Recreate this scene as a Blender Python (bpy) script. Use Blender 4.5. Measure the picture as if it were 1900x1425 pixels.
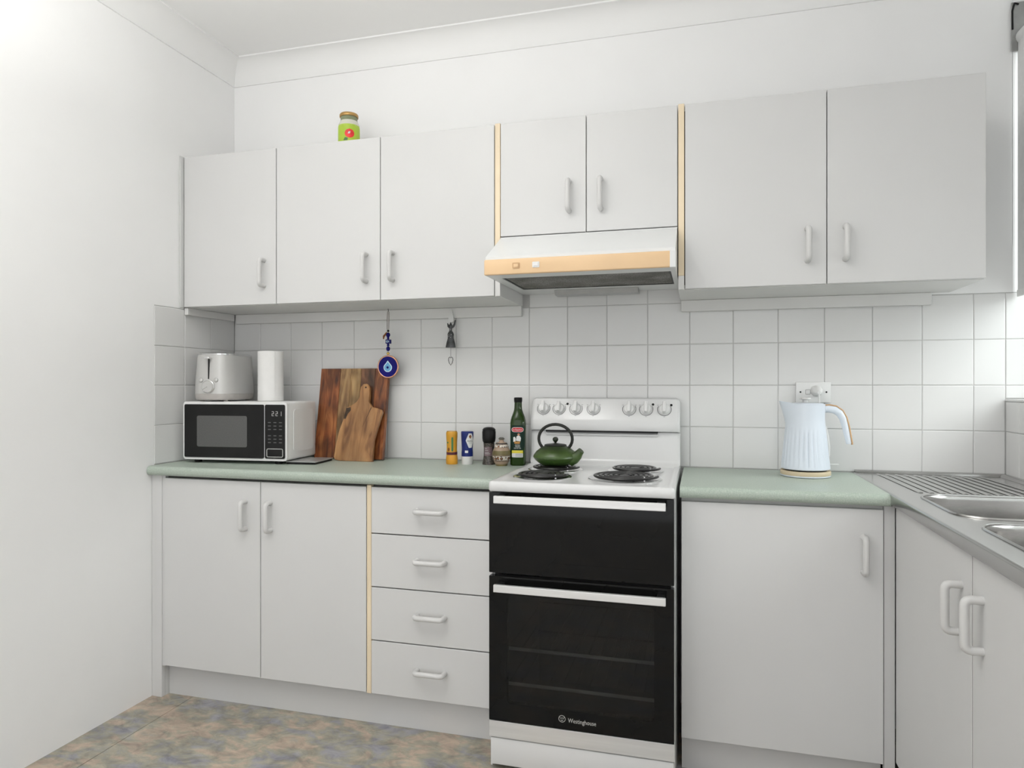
import bpy, bmesh, math, random
from mathutils import Vector, Matrix
random.seed(7)
for o in list(bpy.data.objects): bpy.data.objects.remove(o)
S = bpy.context.scene
COL = S.collection
PI = math.pi

# ------------------------------------------------------------------ camera
cd = bpy.data.cameras.new('camera'); cam = bpy.data.objects.new('camera', cd); COL.objects.link(cam)
cam.location = (1.9955, -2.5919, 1.1703)
cam.rotation_euler = (PI/2, 0, math.radians(15.462))
cd.sensor_width = 36.0; cd.lens = 23.995; cd.shift_y = 0.00137; cd.clip_start = 0.02
S.camera = cam

# ------------------------------------------------------------------ world, lights, exposure
W = bpy.data.worlds.new('world'); S.world = W; W.use_nodes = True
bg = W.node_tree.nodes['Background']
bg.inputs[0].default_value = (0.97, 0.985, 1.0, 1); bg.inputs[1].default_value = 1.62

def area(name, loc, rot, sx, sy, power, color, shape='RECTANGLE'):
    l = bpy.data.lights.new(name, 'AREA'); l.shape = shape; l.size = sx
    if shape == 'RECTANGLE': l.size_y = sy
    l.energy = power; l.color = color
    o = bpy.data.objects.new(name, l); COL.objects.link(o); o.location = loc; o.rotation_euler = rot
    return o
# daylight outside the kitchen window (right wall); added upward fill, bounced off the ceiling from out of view
area('added_bounce_fill', (1.0, -1.9, 1.93), (PI, 0, 0), 0.46, 0.46, 42, (1.0, 0.99, 0.97), 'DISK')
area('window_daylight', (4.90, -1.15, 2.75), (0, math.radians(63), 0), 2.4, 2.6, 150, (0.97, 0.985, 1.0))
S.view_settings.view_transform = 'Standard'; S.view_settings.look = 'None'
S.view_settings.gamma = 1.0; S.view_settings.use_curve_mapping = False
S.view_settings.exposure = 0.0

# ------------------------------------------------------------------ materials
def mat(name, col, rough=0.5, metal=0.0, spec=0.5, nscale=None, namt=0.04, bump=0.0, bscale=200, coat=0.0, stretch=None, randv=0.0):
    m = bpy.data.materials.new(name); m.use_nodes = True
    nt = m.node_tree; b = nt.nodes['Principled BSDF']
    b.inputs['Roughness'].default_value = rough; b.inputs['Metallic'].default_value = metal
    b.inputs['Specular IOR Level'].default_value = spec; b.inputs['Coat Weight'].default_value = coat
    b.inputs['Base Color'].default_value = (*col, 1)
    tc = nt.nodes.new('ShaderNodeTexCoord'); mp = nt.nodes.new('ShaderNodeMapping')
    nt.links.new(tc.outputs['Object'], mp.inputs[0])
    if stretch: mp.inputs['Scale'].default_value = stretch
    last = None
    if nscale:
        n = nt.nodes.new('ShaderNodeTexNoise'); n.inputs['Scale'].default_value = nscale; n.inputs['Detail'].default_value = 3
        nt.links.new(mp.outputs[0], n.inputs['Vector'])
        r = nt.nodes.new('ShaderNodeValToRGB')
        r.color_ramp.elements[0].position = 0.3; r.color_ramp.elements[1].position = 0.7
        r.color_ramp.elements[0].color = (*[max(0, c*(1-namt)) for c in col], 1)
        r.color_ramp.elements[1].color = (*[min(1, c*(1+namt)) for c in col], 1)
        nt.links.new(n.outputs['Fac'], r.inputs[0]); last = r.outputs[0]
        nt.links.new(last, b.inputs['Base Color'])
    if randv:
        oi = nt.nodes.new('ShaderNodeObjectInfo'); mr = nt.nodes.new('ShaderNodeMapRange')
        mr.inputs['To Min'].default_value = 1-randv; mr.inputs['To Max'].default_value = 1+randv
        nt.links.new(oi.outputs['Random'], mr.inputs['Value'])
        hs = nt.nodes.new('ShaderNodeHueSaturation'); hs.inputs['Color'].default_value = (*col, 1)
        if last: nt.links.new(last, hs.inputs['Color'])
        nt.links.new(mr.outputs[0], hs.inputs['Value']); nt.links.new(hs.outputs[0], b.inputs['Base Color'])
    if bump:
        n2 = nt.nodes.new('ShaderNodeTexNoise'); n2.inputs['Scale'].default_value = bscale; n2.inputs['Detail'].default_value = 2
        nt.links.new(mp.outputs[0], n2.inputs['Vector'])
        bp = nt.nodes.new('ShaderNodeBump'); bp.inputs['Strength'].default_value = bump; bp.inputs['Distance'].default_value = 0.001
        nt.links.new(n2.outputs['Fac'], bp.inputs['Height']); nt.links.new(bp.outputs[0], b.inputs['Normal'])
    return m

M = {}
M['wall'] = mat('painted plaster', (0.90, 0.899, 0.894), 0.7, nscale=3, namt=0.012, bump=0.12, bscale=90)
M['ceiling'] = mat('ceiling paint', (0.88, 0.88, 0.872), 0.8, nscale=2, namt=0.01)
M['cornice'] = mat('cornice plaster', (0.87, 0.87, 0.862), 0.75, nscale=3, namt=0.01)
M['grout'] = mat('grey grout', (0.52, 0.515, 0.505), 0.9, nscale=8, namt=0.12)
M['tile'] = mat('white glazed tile', (0.745, 0.743, 0.733), 0.16, nscale=5, namt=0.012, bump=0.03, bscale=14, randv=0.02)
M['laminate'] = mat('white laminate', (0.675, 0.674, 0.668), 0.38, nscale=4, namt=0.01, bump=0.02, bscale=60)
M['carcass'] = mat('white melamine', (0.74, 0.735, 0.72), 0.5, nscale=6, namt=0.02)
M['gapdark'] = mat('dark gap shade and floor slab', (0.10, 0.095, 0.09), 0.8, nscale=10, namt=0.1)  # white carcasses take this dark colour to paint shade into the door gaps
M['kick'] = mat('grey kickboard laminate', (0.62, 0.618, 0.612), 0.5, nscale=5, namt=0.015)
M['handle'] = mat('white moulded plastic handle', (0.66, 0.655, 0.645), 0.3, nscale=20, namt=0.01)
M['cream'] = mat('yellowed cream edge', (0.84, 0.70, 0.50), 0.5, nscale=12, namt=0.06, stretch=(1, 1, 0.3))
M['hoodcream'] = mat('yellowed cream plastic', (0.80, 0.56, 0.325), 0.35, nscale=4, namt=0.05)
M['hood'] = mat('white hood enamel', (0.77, 0.78, 0.775), 0.3, nscale=6, namt=0.015)
M['enamel'] = mat('white stove enamel', (0.735, 0.735, 0.732), 0.16, nscale=4, namt=0.008)
M['blackplastic'] = mat('black plastic', (0.010, 0.010, 0.010), 0.4, spec=0.2, nscale=30, namt=0.2)
M['blackglass'] = mat('black glass', (0.006, 0.006, 0.006), 0.06, spec=0.22, nscale=5, namt=0.2)
M['ovenin'] = mat('dark oven enamel', (0.09, 0.087, 0.083), 0.45, nscale=7, namt=0.25)
M['alu'] = mat('brushed aluminium', (0.78, 0.778, 0.77), 0.38, 0.55, nscale=60, namt=0.05, stretch=(0.05, 1, 1))
M['chrome'] = mat('chrome', (0.75, 0.75, 0.75), 0.12, 1.0, nscale=10, namt=0.03)
M['steel'] = mat('stainless steel', (0.48, 0.475, 0.465), 0.2, 1.0, nscale=9, namt=0.10, bump=0.05, bscale=150, stretch=(1, 0.15, 1))
M['coil'] = mat('dark hotplate coil', (0.012, 0.011, 0.011), 0.3, 0.0, spec=0.4, nscale=20, namt=0.3)
M['white'] = mat('white plastic', (0.80, 0.80, 0.79), 0.3, nscale=10, namt=0.01)
M['greyscreen'] = mat('grey mesh window', (0.10, 0.10, 0.097), 0.35, nscale=300, namt=0.15)
M['microblack'] = mat('black microwave door', (0.012, 0.012, 0.012), 0.15, spec=0.25, nscale=8, namt=0.15)
M['print'] = mat('pale grey print', (0.55, 0.55, 0.53), 0.5, nscale=30, namt=0.02)
M['dimprint'] = mat('dim grey print', (0.10, 0.10, 0.10), 0.5, nscale=30, namt=0.05)
M['toaster'] = mat('pale grey toaster steel', (0.60, 0.595, 0.58), 0.36, 0.25, nscale=6, namt=0.03)
M['toasterbase'] = mat('warm grey toaster base', (0.50, 0.475, 0.45), 0.45, nscale=40, namt=0.06)
M['paper'] = mat('white paper towel', (0.83, 0.825, 0.81), 0.9, nscale=30, namt=0.015, bump=0.35, bscale=260)
M['terracotta'] = mat('beige ceramic', (0.40, 0.29, 0.21), 0.5, nscale=20, namt=0.12)
M['olive'] = mat('olive glaze', (0.17, 0.135, 0.05), 0.3, nscale=25, namt=0.3)
M['darkband'] = mat('dark glaze line', (0.02, 0.018, 0.02), 0.3, nscale=25, namt=0.2)
M['knobgrey'] = mat('grey glazed knob', (0.10, 0.10, 0.08), 0.3, nscale=25, namt=0.3)
M['yellow'] = mat('yellow sleeve', (0.66, 0.32, 0.02), 0.35, nscale=14, namt=0.12)
M['yellowcap'] = mat('orange yellow cap', (0.72, 0.34, 0.03), 0.4, nscale=20, namt=0.05)
M['maroon'] = mat('maroon print', (0.10, 0.015, 0.03), 0.4, nscale=25, namt=0.2)
M['green'] = mat('green print', (0.055, 0.17, 0.05), 0.4, nscale=25, namt=0.1)
M['brown'] = mat('brown print', (0.22, 0.07, 0.015), 0.4, nscale=25, namt=0.2)
M['blue'] = mat('deep blue sleeve', (0.010, 0.022, 0.15), 0.3, spec=0.3, nscale=14, namt=0.2)
M['labelwhite'] = mat('white label', (0.72, 0.71, 0.70), 0.5, nscale=30, namt=0.02)
M['pepper'] = mat('clear mill full of peppercorns', (0.075, 0.065, 0.055), 0.25, nscale=220, namt=0.9)
M['mauve'] = mat('mauve label', (0.17, 0.115, 0.125), 0.5, nscale=60, namt=0.15)
M['bottlegreen'] = mat('green olive oil glass', (0.016, 0.042, 0.004), 0.06, spec=0.4, nscale=6, namt=0.3)
M['labelgreen'] = mat('dark green label', (0.008, 0.026, 0.018), 0.45, spec=0.2, nscale=20, namt=0.2)
M['red'] = mat('red print', (0.55, 0.02, 0.03), 0.4, nscale=20, namt=0.06)
M['labelyellow'] = mat('yellow label', (0.72, 0.62, 0.05), 0.45, nscale=20, namt=0.05)
M['skin'] = mat('tan print', (0.50, 0.25, 0.15), 0.5, nscale=20, namt=0.05)
M['basket'] = mat('ochre print', (0.45, 0.22, 0.05), 0.5, nscale=60, namt=0.2)
M['castblack'] = mat('black cast iron', (0.018, 0.019, 0.016), 0.4, 0.0, spec=0.3, nscale=60, namt=0.3, bump=0.3, bscale=300)
M['kettle'] = mat('pale blue kettle', (0.72, 0.775, 0.85), 0.3, nscale=6, namt=0.01)
M['beech'] = mat('pale beech wood', (0.66, 0.55, 0.38), 0.5, nscale=12, namt=0.14, stretch=(0.3, 0.3, 3))
M['tanwood'] = mat('tan wood strip', (0.58, 0.36, 0.19), 0.5, nscale=20, namt=0.12)
M['clear'] = mat('frosted clear plastic', (0.74, 0.74, 0.73), 0.3, nscale=20, namt=0.02)
M['copper'] = mat('copper rim', (0.68, 0.36, 0.24), 0.25, 0.7, nscale=14, namt=0.08)
M['cobalt'] = mat('cobalt glass', (0.008, 0.007, 0.15), 0.25, spec=0.15, nscale=12, namt=0.2)
M['skyblue'] = mat('sky blue glass', (0.15, 0.42, 0.68), 0.15, nscale=12, namt=0.05)
M['paleblue'] = mat('pale blue glass', (0.62, 0.80, 0.90), 0.15, nscale=12, namt=0.03)
M['gold'] = mat('gold bead', (0.75, 0.52, 0.14), 0.25, 0.8, nscale=12, namt=0.1)
M['cord'] = mat('brown waxed cord', (0.14, 0.11, 0.09), 0.8, nscale=120, namt=0.2)
M['pewter'] = mat('dark pewter', (0.075, 0.078, 0.08), 0.38, 0.6, nscale=70, namt=0.4, bump=0.5, bscale=300)
M['jarglass'] = mat('jar glass with pale contents', (0.68, 0.67, 0.58), 0.12, nscale=14, namt=0.04)
M['neckglass'] = mat('green grey jar neck', (0.22, 0.25, 0.14), 0.15, nscale=30, namt=0.1)
M['lidgold'] = mat('gold tin lid', (0.50, 0.30, 0.10), 0.3, 0.5, nscale=20, namt=0.12)
M['lime'] = mat('lime label', (0.45, 0.62, 0.05), 0.45, nscale=14, namt=0.08)
M['apple'] = mat('red fruit print', (0.78, 0.03, 0.03), 0.4, nscale=60, namt=0.15)
M['bracket'] = mat('grey metal bracket', (0.35, 0.35, 0.34), 0.4, 0.6, nscale=30, namt=0.1)
M['slab'] = mat('brushed grey scale top', (0.42, 0.425, 0.42), 0.3, 0.3, nscale=30, namt=0.04)
M['fillbowl'] = mat('opal fill bowl', (0.85, 0.84, 0.82), 0.3, nscale=10, namt=0.01)

def node_mat(name, build):
    m = bpy.data.materials.new(name); m.use_nodes = True
    nt = m.node_tree; build(nt, nt.nodes, nt.links, nt.nodes['Principled BSDF']); return m
def ramp(N, stops, interp='LINEAR'):
    r = N.new('ShaderNodeValToRGB'); cr = r.color_ramp; cr.interpolation = interp
    while len(cr.elements) > 1: cr.elements.remove(cr.elements[0])
    cr.elements[0].position = stops[0][0]; cr.elements[0].color = (*stops[0][1], 1)
    for p_, c in stops[1:]:
        e = cr.elements.new(p_); e.color = (*c, 1)
    return r
def bench_build(nt, N, L, b):
    tc = N.new('ShaderNodeTexCoord'); n = N.new('ShaderNodeTexNoise'); n.inputs['Scale'].default_value = 320; n.inputs['Detail'].default_value = 2
    L.new(tc.outputs['Object'], n.inputs['Vector'])
    r = ramp(N, [(0.30, (0.35, 0.42, 0.355)), (0.5, (0.42, 0.485, 0.42)), (0.72, (0.505, 0.56, 0.495))])
    L.new(n.outputs['Fac'], r.inputs[0]); L.new(r.outputs[0], b.inputs['Base Color'])
    b.inputs['Roughness'].default_value = 0.38
M['bench'] = node_mat('sage green speckled laminate', bench_build)
def floor_build(nt, N, L, b):
    tc = N.new('ShaderNodeTexCoord'); mp = N.new('ShaderNodeMapping'); L.new(tc.outputs['Object'], mp.inputs[0])
    mp.inputs['Rotation'].default_value = (0, 0, math.radians(28)); mp.inputs['Scale'].default_value = (1.0, 1.6, 1)
    def noise(sc, det, rough, dist, w):
        n = N.new('ShaderNodeTexNoise'); n.noise_dimensions = '4D'; n.inputs['W'].default_value = w
        n.inputs['Scale'].default_value = sc; n.inputs['Detail'].default_value = det; n.inputs['Roughness'].default_value = rough; n.inputs['Distortion'].default_value = dist
        L.new(mp.outputs[0], n.inputs['Vector']); return n
    hue = noise(7.5, 7, 0.62, 0.5, 1.3)
    r = ramp(N, [(0.30, (0.30, 0.31, 0.37)), (0.41, (0.35, 0.345, 0.38)), (0.47, (0.37, 0.36, 0.31)), (0.52, (0.42, 0.39, 0.31)), (0.57, (0.53, 0.42, 0.34)), (0.63, (0.51, 0.43, 0.34)), (0.72, (0.41, 0.40, 0.36))])
    L.new(hue.outputs['Fac'], r.inputs[0])
    lum = noise(13, 9, 0.66, 0.7, 4.1)
    r2 = ramp(N, [(0.34, (0.56, 0.56, 0.56)), (0.5, (0.88, 0.87, 0.85)), (0.64, (1.14, 1.12, 1.08))]); L.new(lum.outputs['Fac'], r2.inputs[0])
    mx = N.new('ShaderNodeMix'); mx.data_type = 'RGBA'; mx.blend_type = 'MULTIPLY'; mx.inputs[0].default_value = 1.0
    L.new(r.outputs[0], mx.inputs[6]); L.new(r2.outputs[0], mx.inputs[7]); L.new(mx.outputs[2], b.inputs['Base Color'])
    b.inputs['Roughness'].default_value = 0.4
M['floor'] = node_mat('mottled stone pattern vinyl', floor_build)
def wood(name, c0, c1, c2, seed, sc=9, dark=0.75):
    def f(nt, N, L, b):
        tc = N.new('ShaderNodeTexCoord'); mp = N.new('ShaderNodeMapping'); L.new(tc.outputs['Object'], mp.inputs[0])
        mp.inputs['Location'].default_value = (seed*3.1, seed*1.7, seed); mp.inputs['Scale'].default_value = (5, 1, 0.8)
        n = N.new('ShaderNodeTexNoise'); n.inputs['Scale'].default_value = sc; n.inputs['Detail'].default_value = 5; n.inputs['Distortion'].default_value = 1.2
        L.new(mp.outputs[0], n.inputs['Vector'])
        r = ramp(N, [(0.32, c0), (0.5, c1), (0.68, c2)]); L.new(n.outputs['Fac'], r.inputs[0])
        n3 = N.new('ShaderNodeTexNoise'); n3.inputs['Scale'].default_value = 7; n3.inputs['Detail'].default_value = 2
        mp3 = N.new('ShaderNodeMapping'); mp3.inputs['Location'].default_value = (seed, seed*2.3, seed*0.7); mp3.inputs['Scale'].default_value = (1.4, 1, 1)
        L.new(tc.outputs['Object'], mp3.inputs[0]); L.new(mp3.outputs[0], n3.inputs['Vector'])
        r3 = ramp(N, [(0.40, (0.32, 0.30, 0.28)), (0.55, (1, 1, 1))]); L.new(n3.outputs['Fac'], r3.inputs[0])
        mx = N.new('ShaderNodeMix'); mx.data_type = 'RGBA'; mx.blend_type = 'MULTIPLY'; mx.inputs[0].default_value = dark
        L.new(r.outputs[0], mx.inputs[6]); L.new(r3.outputs[0], mx.inputs[7]); L.new(mx.outputs[2], b.inputs['Base Color'])
        b.inputs['Roughness'].default_value = 0.42
    return node_mat(name, f)
M['stave_red'] = wood('red brown acacia', (0.11, 0.028, 0.009), (0.26, 0.075, 0.02), (0.40, 0.15, 0.045), 1)
M['stave_tan'] = wood('tan acacia', (0.19, 0.10, 0.04), (0.30, 0.17, 0.07), (0.40, 0.25, 0.11), 2)
M['stave_light'] = wood('light acacia', (0.26, 0.14, 0.05), (0.40, 0.24, 0.09), (0.47, 0.30, 0.13), 3)
M['stave_dark'] = wood('dark acacia', (0.09, 0.04, 0.02), (0.19, 0.08, 0.035), (0.28, 0.13, 0.06), 4)
M['olivewood'] = wood('olive wood board', (0.20, 0.085, 0.03), (0.40, 0.195, 0.07), (0.50, 0.27, 0.11), 5, 6, 0.4)
M['bark'] = mat('dark bark knot', (0.05, 0.03, 0.018), 0.8, nscale=60, namt=0.5)
def teapot_build(nt, N, L, b):
    tc = N.new('ShaderNodeTexCoord'); sx = N.new('ShaderNodeSeparateXYZ'); L.new(tc.outputs['Object'], sx.inputs[0])
    n = N.new('ShaderNodeTexNoise'); n.inputs['Scale'].default_value = 22; L.new(tc.outputs['Object'], n.inputs['Vector'])
    ma = N.new('ShaderNodeMath'); ma.operation = 'MULTIPLY_ADD'; ma.inputs[1].default_value = 0.045; L.new(n.outputs['Fac'], ma.inputs[0]); L.new(sx.outputs['Z'], ma.inputs[2])
    r = ramp(N, [(0.0, (0.018, 0.032, 0.010)), (0.035, (0.045, 0.095, 0.020)), (0.065, (0.055, 0.10, 0.020)), (0.092, (0.016, 0.022, 0.010))])
    L.new(ma.outputs[0], r.inputs[0]); L.new(r.outputs[0], b.inputs['Base Color'])
    b.inputs['Roughness'].default_value = 0.28
    n2 = N.new('ShaderNodeTexNoise'); n2.inputs['Scale'].default_value = 260; L.new(tc.outputs['Object'], n2.inputs['Vector'])
    bp = N.new('ShaderNodeBump'); bp.inputs['Strength'].default_value = 0.2; bp.inputs['Distance'].default_value = 0.001
    L.new(n2.outputs['Fac'], bp.inputs['Height']); L.new(bp.outputs[0], b.inputs['Normal'])
M['teapot'] = node_mat('green enamelled cast iron', teapot_build)
def filter_build(nt, N, L, b):
    tc = N.new('ShaderNodeTexCoord'); v = N.new('ShaderNodeTexVoronoi'); v.inputs['Scale'].default_value = 190; L.new(tc.outputs['Object'], v.inputs['Vector'])
    r = ramp(N, [(0.15, (0.03, 0.028, 0.025)), (0.55, (0.26, 0.25, 0.23))]); L.new(v.outputs['Distance'], r.inputs[0])
    n = N.new('ShaderNodeTexNoise'); n.inputs['Scale'].default_value = 9; L.new(tc.outputs['Object'], n.inputs['Vector'])
    r2 = ramp(N, [(0.35, (0.45, 0.43, 0.40)), (0.65, (1, 1, 1))]); L.new(n.outputs['Fac'], r2.inputs[0])
    mx = N.new('ShaderNodeMix'); mx.data_type = 'RGBA'; mx.blend_type = 'MULTIPLY'; mx.inputs[0].default_value = 1
    L.new(r.outputs[0], mx.inputs[6]); L.new(r2.outputs[0], mx.inputs[7]); L.new(mx.outputs[2], b.inputs['Base Color'])
    b.inputs['Roughness'].default_value = 0.6
M['filter'] = node_mat('greasy mesh filter', filter_build)
def band_build(nt, N, L, b):     # painted leaf chain round the pot
    tc = N.new('ShaderNodeTexCoord'); sx = N.new('ShaderNodeSeparateXYZ'); L.new(tc.outputs['Object'], sx.inputs[0])
    at = N.new('ShaderNodeMath'); at.operation = 'ARCTAN2'; L.new(sx.outputs['X'], at.inputs[0]); L.new(sx.outputs['Y'], at.inputs[1])
    cb = N.new('ShaderNodeCombineXYZ'); mu = N.new('ShaderNodeMath'); mu.operation = 'MULTIPLY'; mu.inputs[1].default_value = 0.034
    L.new(at.outputs[0], mu.inputs[0]); L.new(mu.outputs[0], cb.inputs[0]); L.new(sx.outputs['Z'], cb.inputs[1])
    v = N.new('ShaderNodeTexVoronoi'); v.inputs['Scale'].default_value = 75; v.inputs['Randomness'].default_value = 0.45; L.new(cb.outputs[0], v.inputs['Vector'])
    r = ramp(N, [(0.0, (0.30, 0.12, 0.04)), (0.28, (0.30, 0.12, 0.04)), (0.30, (0.02, 0.015, 0.02)), (0.45, (0.02, 0.015, 0.02)), (0.47, (0.66, 0.60, 0.52)), (1.0, (0.66, 0.60, 0.52))])
    L.new(v.outputs['Distance'], r.inputs[0]); L.new(r.outputs[0], b.inputs['Base Color']); b.inputs['Roughness'].default_value = 0.3
M['band'] = node_mat('painted leaf band', band_build)
def ovenglass_build(nt, N, L, b):
    out = [n for n in N if n.type == 'OUTPUT_MATERIAL'][0]
    t = N.new('ShaderNodeBsdfTransparent'); g = N.new('ShaderNodeBsdfGlossy'); g.inputs['Roughness'].default_value = 0.05
    tc = N.new('ShaderNodeTexCoord'); n = N.new('ShaderNodeTexNoise'); n.inputs['Scale'].default_value = 6; L.new(tc.outputs['Object'], n.inputs['Vector'])
    r = ramp(N, [(0.3, (0.50, 0.50, 0.49)), (0.7, (0.60, 0.60, 0.59))]); L.new(n.outputs['Fac'], r.inputs[0]); L.new(r.outputs[0], t.inputs[0])
    df = N.new('ShaderNodeBsdfDiffuse'); df.inputs[0].default_value = (0.03, 0.03, 0.029, 1); m0 = N.new('ShaderNodeMixShader'); m0.inputs[0].default_value = 0.22; L.new(t.outputs[0], m0.inputs[1]); L.new(df.outputs[0], m0.inputs[2])
    mx = N.new('ShaderNodeMixShader'); mx.inputs[0].default_value = 0.025; L.new(m0.outputs[0], mx.inputs[1]); L.new(g.outputs[0], mx.inputs[2]); L.new(mx.outputs[0], out.inputs['Surface'])
M['ovenglass'] = node_mat('tinted oven glass', ovenglass_build)
def pane_build(nt, N, L, b):
    out = [n for n in N if n.type == 'OUTPUT_MATERIAL'][0]
    t = N.new('ShaderNodeBsdfTransparent'); t.inputs[0].default_value = (0.95, 0.97, 0.96, 1); g = N.new('ShaderNodeBsdfGlossy'); g.inputs['Roughness'].default_value = 0.02
    mx = N.new('ShaderNodeMixShader'); mx.inputs[0].default_value = 0.06; L.new(t.outputs[0], mx.inputs[1]); L.new(g.outputs[0], mx.inputs[2]); L.new(mx.outputs[0], out.inputs['Surface'])
M['pane'] = node_mat('window glass', pane_build)
def blind_build(nt, N, L, b):
    out = [n for n in N if n.type == 'OUTPUT_MATERIAL'][0]
    tc = N.new('ShaderNodeTexCoord'); n = N.new('ShaderNodeTexNoise'); n.inputs['Scale'].default_value = 60; L.new(tc.outputs['Object'], n.inputs['Vector'])
    r = ramp(N, [(0.3, (0.78, 0.78, 0.775)), (0.7, (0.82, 0.82, 0.815))]); L.new(n.outputs['Fac'], r.inputs[0]); L.new(r.outputs[0], b.inputs['Base Color']); b.inputs['Roughness'].default_value = 0.8
    t = N.new('ShaderNodeBsdfTranslucent'); t.inputs[0].default_value = (0.8, 0.8, 0.79, 1)
    mx = N.new('ShaderNodeMixShader'); mx.inputs[0].default_value = 0.15; L.new(b.outputs[0], mx.inputs[1]); L.new(t.outputs[0], mx.inputs[2]); L.new(mx.outputs[0], out.inputs['Surface'])
M['blind'] = node_mat('white blind fabric', blind_build)

# ------------------------------------------------------------------ mesh helpers
def new(): return bmesh.new()
def box(bm, a, b, bev=0.0, seg=2):
    r = bmesh.ops.create_cube(bm, size=1)
    c = [(a[i]+b[i])/2 for i in range(3)]; s = [abs(b[i]-a[i]) for i in range(3)]
    for v in r['verts']:
        v.co = Vector((c[0]+v.co.x*s[0], c[1]+v.co.y*s[1], c[2]+v.co.z*s[2]))
    if bev > 0:
        es = list({e for v in r['verts'] for e in v.link_edges})
        bmesh.ops.bevel(bm, geom=es, offset=bev, segments=seg, affect='EDGES', profile=0.5)
    return bm
def B(a, b, bev=0.0, seg=2): return box(new(), a, b, bev, seg)
def loft(bm, rings, cap0=True, cap1=True, closed=True):
    vs = [[bm.verts.new(p) for p in ring] for ring in rings]
    n = len(vs[0])
    for i in range(len(vs)-1):
        for j in range(n if closed else n-1):
            k = (j+1) % n
            bm.faces.new((vs[i][j], vs[i][k], vs[i+1][k], vs[i+1][j]))
    if cap0: bm.faces.new(list(reversed(vs[0])))
    if cap1: bm.faces.new(vs[-1])
    return bm
def lathe(bm, prof, seg=32, sx=1.0, sy=1.0, c=(0, 0), power=2.0, cap0=True, cap1=True):
    rings = []
    for r, z in prof:
        ring = []
        for j in range(seg):
            t = 2*PI*j/seg; ct, st = math.cos(t), math.sin(t)
            q = 1.0 if power == 2.0 else (abs(ct)**power+abs(st)**power)**(-1/power)
            ring.append((c[0]+r*q*ct*sx, c[1]+r*q*st*sy, z))
        rings.append(ring)
    return loft(bm, rings, cap0, cap1)
def tube(bm, pts, r, seg=8, closed=False, flat=None):
    pts = [Vector(p) for p in pts]; n = len(pts)
    rs = r if isinstance(r, (list, tuple)) else [r]*n
    rings = []; up = None
    for i in range(n):
        if closed: t = pts[(i+1) % n]-pts[i-1]
        else: t = pts[min(i+1, n-1)]-pts[max(i-1, 0)]
        t.normalize()
        if up is None:
            up = Vector((0, 0, 1)) if abs(t.z) < 0.9 else Vector((1, 0, 0))
        a = up-t*up.dot(t); a.normalize(); up = a; b_ = t.cross(a)
        fa, fb = flat if flat else (1, 1)
        rings.append([pts[i]+(a*math.cos(2*PI*j/seg)*fa+b_*math.sin(2*PI*j/seg)*fb)*rs[i] for j in range(seg)])
    if closed: rings.append(rings[0]); return loft_closed(bm, rings[:-1])
    return loft(bm, rings)
def loft_closed(bm, rings):
    vs = [[bm.verts.new(p) for p in ring] for ring in rings]; n = len(vs[0]); m = len(vs)
    for i in range(m):
        for j in range(n):
            bm.faces.new((vs[i][j], vs[i][(j+1) % n], vs[(i+1) % m][(j+1) % n], vs[(i+1) % m][j]))
    return bm
def prism(bm, pts, axis, a, b):
    """outline pts (2-D) in the plane normal to axis, from a to b"""
    def P(q, t):
        if axis == 'x': return (t, q[0], q[1])
        if axis == 'y': return (q[0], t, q[1])
        return (q[0], q[1], t)
    v0 = [bm.verts.new(P(q, a)) for q in pts]; v1 = [bm.verts.new(P(q, b)) for q in pts]; n = len(pts)
    bm.faces.new(v0); bm.faces.new(list(reversed(v1)))
    for i in range(n): bm.faces.new((v0[i], v1[i], v1[(i+1) % n], v0[(i+1) % n]))
    bmesh.ops.recalc_face_normals(bm, faces=bm.faces[:]); return bm
def rrect(x0, y0, x1, y1, r, seg=5):
    out = []
    for cx, cy, a0 in ((x1-r, y0+r, -90), (x1-r, y1-r, 0), (x0+r, y1-r, 90), (x0+r, y0+r, 180)):
        for k in range(seg+1):
            t = math.radians(a0+90*k/seg); out.append((cx+r*math.cos(t), cy+r*math.sin(t)))
    return out
def frame(bm, outer, inner, axis, a, b):
    """ring between two outlines with equal point counts"""
    def P(q, t): return (t, q[0], q[1]) if axis == 'x' else ((q[0], t, q[1]) if axis == 'y' else (q[0], q[1], t))
    rings = [[P(q, a) for q in outer], [P(q, b) for q in outer], [P(q, b) for q in inner], [P(q, a) for q in inner]]
    loft_closed(bm, rings); bmesh.ops.recalc_face_normals(bm, faces=bm.faces[:]); return bm
def arc(cx, cy, r, a0, a1, n):
    return [(cx+r*math.cos(math.radians(a0+(a1-a0)*k/n)), cy+r*math.sin(math.radians(a0+(a1-a0)*k/n))) for k in range(n+1)]

def mesh_of(name, bm, m, smooth=False):
    bmesh.ops.recalc_face_normals(bm, faces=bm.faces[:])
    me = bpy.data.meshes.new(name); bm.to_mesh(me); bm.free()
    if isinstance(m, str): m = M[m]
    me.materials.append(m)
    if smooth:
        for p in me.polygons: p.use_smooth = True
        try: me.set_sharp_from_angle(angle=math.radians(38))
        except Exception: pass
    return me
def obj(name, bm, m, parent=None, smooth=False):
    me = mesh_of(name, bm, m, smooth) if isinstance(bm, bmesh.types.BMesh) else bm
    o = bpy.data.objects.new(name, me); COL.objects.link(o)
    if parent: o.parent = parent
    return o
def tag(o, label, cat, group=None):
    o['label'] = label; o['category'] = cat
    if group: o['group'] = group
    return o
def thing(name, label, cat, loc=(0, 0, 0), rz=0.0, group=None):
    o = bpy.data.objects.new(name, None); o.empty_display_size = 0.05; COL.objects.link(o)
    o.location = loc; o.rotation_euler = (0, 0, rz); return tag(o, label, cat, group)
def struct(name, bm, m, smooth=False, label=None):
    o = obj(name, bm, m, None, smooth); o['kind'] = 'structure'
    if label: o['label'] = label
    return o
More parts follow.
